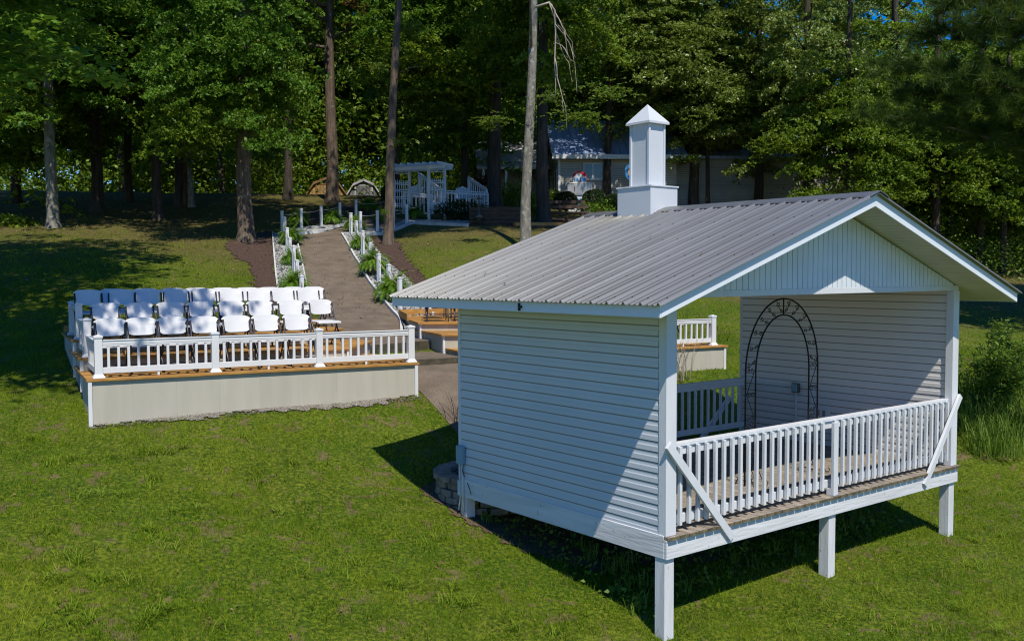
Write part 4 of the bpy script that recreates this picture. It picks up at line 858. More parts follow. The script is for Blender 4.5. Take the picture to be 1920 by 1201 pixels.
# gambrel sheds beyond the crest
def shed(px, w_px, ridge, base, d, lab, wallm, roofm, trimm):
    k = d/F; p = at(px, base, d); W2 = w_px*k/2; H = (base-ridge)*k; t = thing('barn_shed', (p[0], p[1], p[2]-1.2), lab, 'shed', 'gambrel garden sheds beyond the crest', -YAW+.12)
    z = 1.2; prof_ = [(-W2, z), (-W2*.62, z+H*.68), (0, z+H), (W2*.62, z+H*.68), (W2, z)]
    mb = MB(); mb.extr([(-W2*.96, .0)]+[(a*.96, b-.06) for a, b in prof_]+[(W2*.96, .0)], 1, .08, 4.0); mb.build('wall', wallm, t)
    mb = MB()
    for (a, b), (c, e) in zip(prof_[:-1], prof_[1:]): mb.extr([(a, b), (c, e), (c, e-.14), (a, b-.14)], 1, -.03, 4.2)
    mb.build('roof', roofm, t)
    mb = MB()
    for (a, b), (c, e) in zip(prof_[:-1], prof_[1:]): mb.extr([(a, b), (c, e), (c, e-.17), (a, b-.17)], 1, -.08, -.031)
    mb.build('rake_trim', trimm, t)
    mb = MB(); dw = W2*.46; mb.box(-dw, dw, .04, .079, .1, z+H*.52); dd = mb.build('door', wallm, t); mb = MB(); 
    mb.box(-dw-.1, dw+.1, .02, .079, z+H*.52, z+H*.60); mb.box(-dw-.1, -dw, .02, .079, .1, z+H*.52); mb.box(dw, dw+.1, .02, .079, .1, z+H*.52); mb.build('door_frame', trimm, dd)
    mb = MB(); c = z+H*.16; r = .26
    for a, b in (((-r, c), (0, c+r)), ((0, c+r), (r, c)), ((r, c), (0, c-r)), ((0, c-r), (-r, c))): mb.beam((a[0], .025, a[1]), (b[0], .025, b[1]), .03, .05, up=(0, 1, 0))
    mb.build('diamond_trim', 'groove_lapshade' if wallm == 'shedwood' else 'shedgrey', dd)
    mb = MB(); mb.box(-.3, .3, .03, .079, z+H*.66, z+H*.84); mb.build('loft_vent', 'shedgrey', t)
shed(612, 75, 332, 362, 68, 'yellow boarded gambrel shed with brown roof, left of the two', 'shedwood', 'shedroof', 'shedroof')
shed(682, 63, 335, 363, 68, 'grey weathered gambrel shed with pale trim, right of the two', 'shedgrey', 'shedgrey', 'shedtrim')
# ------------------------------------------------------------------ trees
def leaves(C_, rng_, L0=.13, up=.6, asp=.62, droop=.15, ros=1):
    """rhombic, slightly folded leaves; ros > 1 groups that many round one node"""
    n = len(C_)
    if ros > 1: C_ = np.repeat(C_[:max(1, n//ros)], ros, 0); n = len(C_)
    N_ = rng_.normal(0, 1, (n, 3)); N_[:, 2] = np.abs(N_[:, 2])+up; N_ /= np.linalg.norm(N_, axis=1)[:, None]
    A_ = rng_.normal(0, 1, (n, 3)); A_[:, 2] -= droop; A_ -= (A_*N_).sum(1)[:, None]*N_; A_ /= np.linalg.norm(A_, axis=1)[:, None]; B_ = np.cross(N_, A_)
    s = (L0*rng_.uniform(.65, 1.25, n))[:, None]
    if ros > 1: C_ = C_+A_*s*.5
    V = np.empty((n, 4, 3)); V[:, 0] = C_-A_*s*.5; V[:, 1] = C_+B_*s*asp*.5+A_*s*.06+N_*s*.07; V[:, 2] = C_+A_*s*.5-N_*s*.05; V[:, 3] = C_-B_*s*asp*.5+A_*s*.06+N_*s*.07
    return V.reshape(-1, 3)
def crown_pts(seed, rx, rz, ncl, per, padr=.85, shell=.45, bottom=-.75):
    g = np.random.default_rng(seed); out = []; cl = []
    while len(cl) < ncl:
        v = g.normal(0, 1, 3); v /= np.linalg.norm(v); r = g.uniform(0, 1)**shell; p = v*r
        if p[2] < bottom: continue
        wob = 1+.22*math.sin(v[0]*5+seed)+.18*math.sin(v[1]*6+v[2]*4+seed*2); cl.append((p*[rx, rx, rz]*wob, v))
    for c, v in cl:
        k = int(per*g.uniform(.5, 1.4)); R_ = padr*g.uniform(.6, 1.3)
        a = g.uniform(0, 2*np.pi, k); rr = R_*np.sqrt(g.uniform(0, 1, k))
        P = np.stack([rr*np.cos(a), rr*np.sin(a), g.normal(0, .11*R_, k)], 1); tilt = np.array([v[0], v[1]]); P[:, 2] -= .45*(P[:, 0]*tilt[0]+P[:, 1]*tilt[1])+.22*rr**2/R_
        out.append(c+P)
    return np.concatenate(out), cl
CR_MESH = {}
def crown_mesh(key, mat_, **k):
    L0 = k.pop('L0', .13); ros = k.pop('ros', 3); P, cl = crown_pts(**k); g = np.random.default_rng(k['seed']+50); g.shuffle(P); o = npmesh('crown', leaves(P, g, L0, up=.35, ros=ros), 4, mat_)
    CR_MESH[key] = (o.data, cl); bpy.data.objects.remove(o)
crown_mesh('oak_a', 'oak', seed=1, rx=4.7, rz=5.8, ncl=175, per=250, padr=1.0, L0=.19, ros=5)
crown_mesh('oak_b', 'oak', seed=2, rx=4.9, rz=5.4, ncl=175, per=250, padr=1.0, L0=.19, ros=5)
crown_mesh('maple_a', 'maple', seed=3, rx=4.7, rz=6.0, ncl=190, per=250, padr=.95, L0=.18, ros=5)
crown_mesh('maple_b', 'maple', seed=4, rx=4.3, rz=6.4, ncl=180, per=250, padr=.95, L0=.18, ros=5)
crown_mesh('olive_a', 'olive', seed=5, rx=5.0, rz=6.0, ncl=220, per=260, padr=.85, L0=.17, ros=5)
crown_mesh('olive_b', 'olive', seed=6, rx=4.4, rz=6.4, ncl=200, per=260, padr=.85, L0=.17, ros=5)
crown_mesh('near', 'maple', seed=19, rx=1.5, rz=1.2, ncl=34, per=46, padr=.45, shell=.6, L0=.17)
crown_mesh('sprig', 'lime', seed=7, rx=1.0, rz=.9, ncl=16, per=34, padr=.5, shell=.7, L0=.15)
crown_mesh('brownsprig', 'deadleaf', seed=8, rx=.9, rz=.8, ncl=9, per=14, padr=.35, shell=.7, L0=.10)
crown_mesh('airy', 'maple', seed=33, rx=2.6, rz=1.7, ncl=42, per=85, padr=.7, shell=.6, L0=.15, ros=3)
crown_mesh('underolive', 'olive', seed=29, rx=2.2, rz=1.6, ncl=46, per=110, padr=.7, shell=.5, L0=.15, ros=5)
crown_mesh('under', 'oak', seed=9, rx=2.0, rz=1.7, ncl=46, per=120, padr=.7, shell=.5, L0=.16, ros=5)
rt = random.Random(12)
def tree(base, r, lean, H, crowns, bark, label, cat='tree', grp=None, name='tree', limbs=7, name_crown='crown'):
    """base world point; lean = sideways shift per metre in camera-right and depth; crowns = [(key, dx, dy, z, sx, sz)]"""
    t = thing(name, base, label, cat, grp); mb = MB(); n = 12; pts = []; rad = []
    lx, ly = RH*lean[0]+FH*lean[1]
    ph = rt.uniform(0, 6)
    for i in range(n+1):
        z = H*i/n; u = i/n; w = .06*math.sin(z*.5+ph)*(1 if i else 0)*min(1, r*5); pts.append((lx*z+w*RH[0], ly*z+w*RH[1], z if i else -.4)); rad.append(r*(1-.75*u**1.2))
    pts.insert(1, (lx*.05, ly*.05, .02)); rad[0] = r*1.75; rad.insert(1, r*1.45); pts.insert(2, (lx*.35, ly*.35, .35)); rad.insert(2, r*1.12)
    mb.tube(pts, rad, 12); tr = mb.build('trunk', bark, t, smooth=True)
    L_ = MB()
    for k in range(limbs):
        z = H*rt.uniform(.35, .9); a = rt.uniform(0, 6.28); ln = rt.uniform(1.8, 3.6); p0 = np.array([lx*z, ly*z, z]); d = np.array([math.cos(a), math.sin(a), rt.uniform(.15, .7)])
        L_.tube([p0, p0+d*ln*.4, p0+d*ln*.75+[0, 0, .2], p0+d*ln+[0, 0, .5]], [r*.30, r*.2, r*.12, r*.04], 6)
    if limbs >= 7:
        for k in range(14):
            z = H*rt.uniform(.3, .85); a = rt.uniform(0, 6.28); ln = rt.uniform(1.0, 2.4); p0 = np.array([lx*z, ly*z, z]); d = np.array([math.cos(a), math.sin(a), rt.uniform(-.25, .35)])
            L_.tube([p0, p0+d*ln*.5+[0, 0, .05], p0+d*ln+[0, 0, -.1*ln]], [.022, .014, .005], 4)
    if limbs: L_.build('limbs', bark, t, smooth=True)
    for key, dx, dy, z, sx, sz in crowns:
        o = bpy.data.objects.new(name_crown, CR_MESH[key][0]); COL.objects.link(o); o.parent = t
        w = RH*dx+FH*dy; z2 = z-(2.6 if key[:3] in ('oak', 'map', 'oli') and z < 14 and H > 14.5 else 0); o.location = (lx*z+w[0], ly*z+w[1], z2); o.scale = (sx, sx, sz); o.rotation_euler = (0, 0, rt.uniform(0, 6.28))
    return t
def T(px, py, r, lean, H, crowns, bark, label, **k): return tree(gp(px, py), r, lean, H, crowns, bark, label, **k)
T(100, 426, .21, (.0, 0), 15, [('maple_b', .3, 0, 11.5, 1, 1), ('under', -.8, -.6, 4.6, .8, .6)], 'bark_grey', 'pale trunk maple standing alone at the left of the lawn')
T(183, 396, .25, (-.02, 0), 18, [('maple_a', 0, 0, 10.5, .95, .95)], 'bark_dark', 'dark maple with a flared base at the left, behind the pale trunk')
T(297, 412, .20, (0, 0), 17, [('oak_a', 0, 0, 10.4, .95, .9)], 'bark_dark', 'dark oak in the middle of the left lawn')
T(242, 378, .18, (0, 0), 17, [('oak_b', .4, 0, 9.6, .9, 1.1)], 'bark_dark', 'slim dark oak between the two left maples and the lawn edge')
T(334, 388, .14, (0, 0), 16, [('maple_b', 0, 0, 11, .8, .9)], 'bark_dark', 'thin black trunk left of a close pair of trees')
T(346, 386, .22, (0, 0), 17, [('oak_a', 0, 1, 11.5, .9, .9)], 'bark_brown', 'brown trunk in the middle of a close group of three')
T(359, 388, .13, (-.02, 0), 16, [], 'bark_grey', 'thin curving trunk at the right of a close group of three', limbs=3)
T(462, 453, .27, (0, 0), 16, [('maple_a', -.2, -.2, 9.0, .62, .72), ('maple_b', .3, .4, 14.6, .95, .9), ('under', .9, -.6, 4.5, .62, .7), ('under', -1.6, -.8, 4.0, .8, .8), ('under', 1.0, -.4, 5.9, .6, .8)], 'bark_brown', 'broad bright leaved maple left of the ramp with foliage hanging low')
T(623, 380, .28, (.0, 0), 20, [('oak_b', 0, 0, 14.5, 1.0, 1.0), ('brownsprig', 1.0, 0, 8.5, 1, 1), ('under', -2, 1, 8.5, .9, .8)], 'bark_brown', 'stout brown trunk in front of the yellow shed', limbs=9)
T(728, 458, .165, (.050, 0), 17, [('oak_b', .5, 0, 16.5, .9, .7), ('sprig', .6, 0, 7.4, .6, .5), ('sprig', -.5, -.3, 6.0, .45, .4), ('brownsprig', 1.2, -.5, 9.0, 1, .8), ('brownsprig', -1.3, -.5, 8.2, .8, .6), ('sprig', .3, -.2, 3.5, .35, .25), ('sprig', -.1, -.3, 1.1, .22, .2)], 'bark_brown', 'tall thin brown leaning trunk right of the ramp bend', limbs=9)
T(985, 468, .172, (.032, 0), 18, [('olive_a', 1.0, .5, 17.5, .7, .6), ('olive_b', -1.2, -3.4, 17.0, .62, .38), ('oak_b', 2.2, -2.0, 17.2, .6, .4), ('sprig', 1.5, -.8, 4.1, .9, .5), ('sprig', -1.1, -.8, 4.0, .7, .35), ('sprig', 2.4, -.5, 4.9, .9, .6), ('sprig', .7, -.5, 4.8, .5, .5)], 'bark_grey', 'tall grey lichen covered trunk rising just behind the pavilion roof', limbs=6)
T(1020, 417, .26, (-.01, 0), 17, [('oak_a', .4, .6, 12.0, .8, .9)], 'bark_dark', 'dark trunk close behind the grey one, beside the benches')
T(928, 392, .33, (0, 0), 19, [('maple_a', -1, 0, 12.4, 1, .95), ('under', -2.4, -3, 5.4, 1.2, .9), ('under', -3.6, -2, 6.8, 1.2, 1.0)], 'bark_dark', 'thick dark trunk between the white railings and the grey trunk')
T(870, 375, .2, (0, 0), 18, [('maple_b', 0, 0, 9.5, 1, .95)], 'bark_dark', 'dark maple rising behind the long low railing')
T(742, 374, .22, (0, 0), 18, [('oak_a', .8, 0, 14.1, .9, .85)], 'bark_dark', 'dark oak behind the grey shed and the arbor')
T(540, 374, .2, (0, 0), 18, [('maple_b', -.6, 0, 14.1, .95, .85)], 'bark_dark', 'dark maple behind the bright leaved maple, left of the yellow shed')
OG = 'olive leaved oaks behind the pavilion'
T(1300, 392, .26, (.01, 0), 18, [('olive_a', 0, -1, 9.6, 1.0, .95), ('olive_b', 1.5, -1, 15, .9, .8), ('underolive', 1.8, -1, 5.2, .9, .8), ('underolive', -1.3, -1, 5.6, .8, .7), ('underolive', .2, -1.6, 4.4, .7, .5), ('underolive', -.9, -2.2, 6.6, 1.0, .7), ('underolive', 2.6, -2.2, 4.9, 1.0, .6)], 'bark_brown', 'olive leaved oak right of the steeple with a lit brown trunk', grp=OG)
T(1327, 396, .12, (0, 0), 15, [('olive_b', .5, 0, 9.0, .6, .7)], 'bark_dark', 'slim dark olive oak between two stouter ones', grp=OG)
T(1347, 396, .12, (0, 0), 15, [], 'bark_dark', 'slim bare black trunk right of the slim olive oak', limbs=3)
T(1421, 400, .24, (0, 0), 17, [('olive_a', 0, -.5, 9.4, .85, .95), ('underolive', -2.0, -1.4, 4.3, .8, .5), ('underolive', 1.6, -1, 4.8, 1.1, .7), ('underolive', -.6, -1, 6.2, 1.1, .7), ('underolive', -1.9, -2, 5.8, .9, .7), ('underolive', .6, -2, 3.6, .9, .5)], 'bark_dark', 'olive leaved oak in front of the tall grey building', grp=OG)
T(1140, 392, .2, (.0, 0), 18, [('olive_b', .5, -1, 13.4, .95, .6), ('olive_a', 3.6, 0, 12.2, .8, .7), ('underolive', 1.4, -3, 7.2, .8, .6), ('underolive', -1.8, -3, 8.2, .8, .6), ('underolive', 3.1, -3, 6.2, .8, .7)], 'bark_dark', 'olive leaved oak hanging over the blue roof', grp=OG)
T(1510, 410, .22, (0, 0), 17, [('olive_a', .5, 0, 10.8, .7, .85), ('underolive', 0, -1, 4.6, 1.0, .8), ('under', 1.8, -1, 4.2, 1.0, .8), ('under', -1.2, -1.5, 3.4, .8, .6)], 'bark_dark', 'olive leaved oak above the peak of the pavilion roof', grp=OG)
T(1590, 430, .2, (0, 0), 16, [('oak_b', 0, 0, 7.0, .75, .8)], 'bark_dark', 'low green oak right of the tall grey building')
T(1672, 470, .3, (0, 0), 20, [('oak_a', .5, 1, 9.0, .8, .85), ('oak_b', -1, 3, 15, .8, .8)], 'bark_dark', 'dark oak trunk just above the right slope of the roof')
T(1752, 480, .2, (0, 0), 19, [('oak_b', 0, 0, 8.2, .8, .75)], 'bark_dark', 'dark oak right of the roof with low lit leaves')
T(1835, 492, .18, (0, 0), 18, [('oak_a', 0, 0, 8.4, .85, .8)], 'bark_dark', 'slim dark trunk in the right background, left of two')
T(1882, 512, .15, (0, 0), 18, [('oak_b', .6, 0, 8.2, .9, .8)], 'bark_dark', 'slim dark trunk in the right background, right of two')
T(1960, 500, .25, (0, 0), 18, [('oak_a', 0, 0, 8.4, .9, .9)], 'bark_dark', 'oak at the right edge whose crown enters the photo')
T(-60, 410, .25, (0, 0), 18, [('oak_a', 0, 0, 8.4, 1.1, 1.1)], 'bark_dark', 'oak at the left edge whose crown enters the photo')
T(30, 380, .22, (0, 0), 18, [('maple_a', 0, 0, 9.2, 1, 1)], 'bark_dark', 'dark maple behind the left edge oak')
# trees uphill behind the first rows, only crowns and bits of trunk visible
k = 0
for d_, x0, x1, st_ in ((60, -24, 42, 5.6), (69, -30, 52, 6.2)):
    x = x0
    while x < x1:
        xx = x+rt.uniform(-1.2, 1.2); dd = d_+rt.uniform(-2.5, 2.5); g = CAM[:2]+RH*xx+FH*dd
        if not (-.29 < xx/dd < -.06):
            key = rt.choice(['oak_a', 'oak_b', 'maple_a', 'maple_b']); H_ = rt.uniform(17, 21); s_ = rt.uniform(1.05, 1.3)
            tree((g[0], g[1], t1(*g)), rt.uniform(.16, .28), (0, 0), H_, [(key, 0, 0, rt.uniform(9.5, 12.5), s_, s_*1.05)], 'bark_dark', 'dark tree of the wood behind, seen only through the nearer trees', grp='trees of the wood behind', limbs=3)
        x += st_; k += 1
for q_, (xx, dd) in enumerate([(-24, 80), (-20, 84), (-16.5, 79.5), (-12.5, 82), (-8.5, 79), (-4.5, 81), (-18, 90), (-10.5, 89)]):
    g = CAM[:2]+RH*xx+FH*dd
    tree((g[0], g[1], t1(*g)), .24, (0, 0), 21, [(['oak_a', 'maple_b', 'oak_b', 'maple_a'][q_ % 4], 0, 0, 14.5, 1.3, 1.65)], 'bark_dark', 'dark tree of the wood behind the gambrel sheds, seen only between nearer trunks', grp='trees behind the gambrel sheds', limbs=3)
# undergrowth and the far wood: nobody could count it
g_ = np.random.default_rng(77)
def mass(name, n, xr, dr, zr_, L0, mat_, lab, cat, clump=1.3, per=70):
    ncl = n//per; X = g_.uniform(*xr, ncl); D = g_.uniform(*dr, ncl); Zr = g_.uniform(0, 1, ncl)**1.25; Zr = np.where((X > 16) & (Zr > .5) & (g_.uniform(0, 1, ncl) < .8), Zr*.5, Zr)
    bx, by = CAM[0]+RH[0]*X+FH[0]*D, CAM[1]+RH[1]*X+FH[1]*D; bz = terr(bx, by)+zr_[0]+(zr_[1]-zr_[0])*Zr
    kp = ~((X/D > (565-960)/F) & (X/D < (728-960)/F) & (D < 73)); bx, by, bz = bx[kp], by[kp], bz[kp]; ncl = len(bx)
    P = np.stack([bx, by, bz], 1)[:, None]+g_.normal(0, 1, (ncl, per, 3))*[clump, clump, clump*.5]
    o = npmesh(name, leaves(P.reshape(-1, 3), g_, L0), 4, mat_); o['kind'] = 'stuff'; return tag(o, lab, cat)
mass('far_wood', 300000, (-46, 80), (74, 92), (0, 27), .50, 'oak', 'dark far wood closing the view behind all the trees', 'woodland', 1.6)
mass('undergrowth', 90000, (-38, 66), (57, 74), (0, 5.0), .26, 'oak', 'leafy undergrowth along the edge of the wood', 'undergrowth', 1.1)
mass('undergrowth', 30000, (-22, -5), (74.5, 80), (0, 7), .26, 'oak', 'leafy thicket right behind the two gambrel sheds', 'undergrowth', 1.1)
mass('undergrowth', 22000, (14, 40), (46, 56), (0, 2.2), .16, 'weed', 'brighter undergrowth under the trees at the right', 'undergrowth', .8)
# big maple off the left edge: its near leaves hang into the corner and it shades the seats
bt = CAM[:2]+RH*-9.6+FH*12.2
tree((bt[0], bt[1], t1(*bt)), .30, (.0, 0), 15, [('airy', 4.5, -.9, 9.9, 1.0, 1.0), ('maple_b', 2.2, .3, 12.6, .60, .45), ('maple_b', -1.0, 1.8, 12, .9, .6), ('near', 2.9, 1.1, 6.5, 1.0, .45), ('near', 2.3, 1.6, 5.3, 1.0, .6), ('near', 3.0, .3, 8.6, 1.5, .8)], 'bark_brown', 'near maple at the left edge with large leaves hanging into the corner', limbs=4)
bt2 = CAM[:2]+RH*-14.6+FH*20.5
tree((bt2[0], bt2[1], t1(*bt2)), .32, (.0, 0), 17, [('maple_a', 2.6, -.5, 12.6, .95, .55), ('maple_b', .8, 2.5, 12.0, 1.0, .7)], 'bark_dark', 'maple off the left edge whose shade falls across the left lawn', limbs=4)
bt3 = CAM[:2]+RH*18.8+FH*25.5
tree((bt3[0], bt3[1], t1(*bt3)), .28, (.0, 0), 17, [('oak_a', -1.2, -.5, 13.6, .85, .6), ('oak_b', 1.8, 2.5, 12.0, 1.0, .7)], 'bark_dark', 'oak off the right edge whose shade falls on the slope behind the pavilion', limbs=4)
# pine at the right edge
pt_ = CAM[:2]+RH*10.6+FH*15.5; pt_ = np.array([pt_[0], pt_[1], t1(*pt_)])
pine = thing('pine_tree', pt_, 'long needled pine whose dark boughs reach in from the right edge', 'tree')
mb = MB(); mb.tube([(0, 0, -.3), (.05, 0, 3), (0, .05, 7), (0, 0, 13)], [.24, .19, .15, .05], 12); mb.build('trunk', 'bark_brown', pine, smooth=True)
gq = np.random.default_rng(4); V = []
def needles(c, d, n=80, L_=.20):
    d = d/np.linalg.norm(d); v = gq.normal(0, 1, (n, 3)); v /= np.linalg.norm(v, axis=1)[:, None]; v = v+d*.75; v /= np.linalg.norm(v, axis=1)[:, None]
    s_ = np.cross(v, gq.normal(0, 1, (n, 3))); s_ /= np.linalg.norm(s_, axis=1)[:, None]; L2 = L_*gq.uniform(.7, 1.1, (n, 1)); b = c+d*gq.uniform(-.09, .05, (n, 1))
    V.append(np.stack([b-s_*.0045, b+s_*.0045, b+v*L2], 1).reshape(-1, 3))
def bough(tpx, tpy, td, z0):
    tip = at(tpx, tpy, td)-pt_; st_ = np.array([0, 0, z0]); mb = MB(); P = [st_+(tip-st_)*t+np.array([0, 0, .35*math.sin(t*3.1)]) for t in np.linspace(0, 1, 7)]
    mb.tube(P, [.045*(1-t)+.006 for t in np.linspace(0, 1, 7)], 6); mb.build('bough', 'bark_brown', pine, smooth=True)
    for t in np.linspace(.30, 1, 20):
        c = st_+(tip-st_)*t+np.array([0, 0, .35*math.sin(t*3.1)]); ax = (tip-st_)/np.linalg.norm(tip-st_)
        for k in range(7):
            off = gq.normal(0, 1, 3); off[2] *= .5; off = off/np.linalg.norm(off)*gq.uniform(.12, .62)*(1.15-t*.6)+ax*.1; needles(c+off, off+ax*.5)
for q in [(1648, 215, 15.2, 4.2), (1680, 125, 15, 5.4), (1740, 60, 15.4, 6.4), (1790, 10, 15, 7.4), (1800, 150, 14.4, 5.0), (1700, 175, 16, 4.8), (1850, 40, 14, 6.6), (1860, 200, 14.6, 4.4), (1760, -30, 16, 8.2), (1880, -50, 14, 7.6), (1780, 235, 16.5, 4.0)]: bough(*q)
npmesh('needles', np.concatenate(V), 3, 'pine', pine)
# bare dead limb hanging beside the grey trunk
dl = at(1045, 12, 26); dead = thing('dead_limb', dl, 'bleached bare dead limb with hanging twigs right of the grey trunk', 'branch'); k_ = 26/F
def dpt(x, y, dd=0): return at(x, y, 26+dd)-dl
gd = random.Random(3)
mb = MB(); main = [(1003, 14), (1030, 5), (1040, 20), (1042, 60), (1040, 110), (1042, 160), (1040, 190)]
mb.tube([dpt(*p) for p in main], [.035, .032, .03, .026, .02, .014, .006], 6); mb.build('limb', 'dead', dead, smooth=True)
for p0 in [(1040, 20), (1041, 45), (1042, 60), (1041, 80), (1041, 110), (1040, 22), (1042, 140), (1030, 5), (1034, 8)]:
    x, y = p0; P = [dpt(x, y)]; sx = gd.uniform(4, 14); 
    for k in range(7): x += sx*gd.uniform(.1, 1)*(1 if k < 4 else .3); y += gd.uniform(4, 22); P.append(dpt(x, y, gd.uniform(-.2, .2)))
    mb = MB(); mb.tube(P, [.013*(1-i/8)+.003 for i in range(8)], 5); mb.build('twig', 'dead', dead, smooth=True)
# round clipped hedges and plants by the house
def ball(px, py, r, d, lab):
    p = at(px, py, d); t = thing('hedge', p, lab, 'hedge', 'round clipped hedges by the house'); n = 5200; v = g_.normal(0, 1, (n, 3)); v /= np.linalg.norm(v, axis=1)[:, None]
    v = v[v[:, 2] > -.75]; P = v*[r, r, r*.86]*(1-.10*g_.uniform(0, 1, (len(v), 1))**2)*(1+.05*np.sin(v[:, :1]*9))+[0, 0, r*.72]; npmesh('foliage', leaves(P, g_, .085, up=.3), 4, 'hedge', t)
    mb = MB(); mb.tube([(0, 0, -.3), (0, 0, r*.7)], .05, 6); mb.build('stem', 'bark_dark', t)
ball(1061, 394, .56, 46, 'round clipped hedge left of the freezer'); ball(1115, 394, .62, 46, 'round clipped hedge right of the freezer'); ball(1156, 395, .52, 46, 'round clipped hedge beside the foot of the steeple')
def bush(px, py, w, h, mat_, lab, n=1500, L0=.11, name='shrub', cat='shrub'):
    p = gp(px, py); t = thing(name, p, lab, cat); m = n//24; c = g_.normal(0, 1, (m, 3)); c /= np.linalg.norm(c, axis=1)[:, None]; c *= g_.uniform(.4, 1, (m, 1)); c = c*[w/2, w/2, h/2]+[0, 0, h*.5]
    P = (c[:, None]+g_.normal(0, 1, (m, 24, 3))*[w*.09, w*.09, h*.07]).reshape(-1, 3); npmesh('foliage', leaves(P, g_, L0), 4, mat_, t)
    mb = MB()
    for k in range(6): q = c[k % m]; mb.tube([(0, 0, -.1), (q[0]*.4, q[1]*.4, q[2]*.5), tuple(q)], [.02, .012, .004], 5)
    mb.build('stems', 'bark_dark', t)
bush(975, 405, 1.6, 1.5, 'lime', 'bright green sapling left of the foot of the grey trunk', 1800)
bush(1008, 408, 1.0, 1.1, 'weed', 'leafy plant between the grey and the dark trunk', 1200); bush(1114, 404, 2.0, .8, 'fern', 'arching ferns in front of the round hedges', 1800, .09)
bush(1037, 392, 1.1, 1.0, 'weed', 'light grassy shrub at the corner of the house', 1200); bush(866, 412, 2.4, .8, 'hedge', 'dark ivy mound below the long low railing', 2400, .10); bush(950, 385, 1.8, 1.3, 'weed', 'green shrub behind the thick dark trunk', 1800)
bush(905, 372, 1.6, 1.2, 'darkred', 'dark red leaved shrub behind the stair railing', 1400); bush(733, 386, 1.0, 1.2, 'hedge', 'dark shrub left of the arbor', 2400)
# right side: tall weedy shrub in rank grass
def arcgrass(n, h0, h1, spread, w_, lean=.5):
    a = g_.uniform(0, 2*np.pi, n); r = spread*np.sqrt(g_.uniform(0, 1, n)); b = g_.uniform(0, 2*np.pi, n); h = g_.uniform(h0, h1, n); B = np.stack([r*np.cos(a), r*np.sin(a), np.zeros(n)], 1)
    D_ = np.stack([np.cos(b), np.sin(b), np.zeros(n)], 1)*(h*lean*g_.uniform(.3, 1, n))[:, None]; s_ = np.stack([-np.sin(b), np.cos(b), np.zeros(n)], 1)*w_; U = np.array([0, 0, 1.])*h[:, None]
    p0, p1, p2, p3 = B, B+D_*.18+U*.5, B+D_*.55+U*.88, B+D_*1.1+U*.92
    return np.concatenate([np.stack([p0-s_, p0+s_, p1+s_*.9, p1-s_*.9], 1), np.stack([p1-s_*.9, p1+s_*.9, p2+s_*.6, p2-s_*.6], 1), np.stack([p2-s_*.6, p2+s_*.6, p3+s_*.1, p3-s_*.1], 1)]).reshape(-1, 3)
p = gp(1858, 790); t = thing('tall_shrub', p, 'tall airy weed shrub on the slope right of the pavilion', 'shrub', None); mb = MB(); PL_ = []
for k in range(26):
    a = rt.uniform(0, 6.28); r = rt.uniform(.1, .75); h = rt.uniform(1.1, 2.15)*(1-.25*r); q = np.array([math.cos(a)*r, math.sin(a)*r, h]); mb.tube([(q[0]*.3, q[1]*.3, -.1), (q[0]*.6, q[1]*.6, h*.5), tuple(q)], [.012, .009, .003], 5)
    for j in range(230): u = rt.uniform(.2, 1)**.8; PL_.append([q[0]*(.3+.7*u)+rt.gauss(0, .08), q[1]*(.3+.7*u)+rt.gauss(0, .08), h*u+rt.gauss(0, .05)])
mb.build('stems', 'weed', t); npmesh('foliage', leaves(np.array(PL_), g_, .10, asp=.34), 4, 'weed', t)
for i, (px, py, w_, lab) in enumerate([(1830, 800, .6, 'rank tall grass clump left of the tall shrub'), (1900, 800, .6, 'rank tall grass clump at the right edge'), (1865, 850, .55, 'rank grass clump below the tall shrub'), (1815, 760, .5, 'rank grass clump beside the right corner post'), (1905, 730, .7, 'dark rank growth behind the tall shrub'), (1880, 700, .5, 'rank growth above the shrub base')]):
    p = gp(px, py); t = thing('grass_clump', p, lab, 'grass clump', 'rank grass clumps right of the pavilion'); npmesh('blades', arcgrass(300, .25, .80, w_, .0075, .8), 4, 'weed', t)
p = gp(1272, 712); t = thing('dry_stalks', p, 'arching dry brown stalks behind the back railing', 'plant'); npmesh('stalks', arcgrass(46, .5, .95, .25, .006, .8), 4, 'dead', t)
p = gp(850, 790); t = thing('dry_stalks', p, 'few dark arching stalks at the left rear corner of the pavilion', 'plant'); npmesh('stalks', arcgrass(10, .35, .6, .12, .006, .9), 4, 'bark_dark', t)
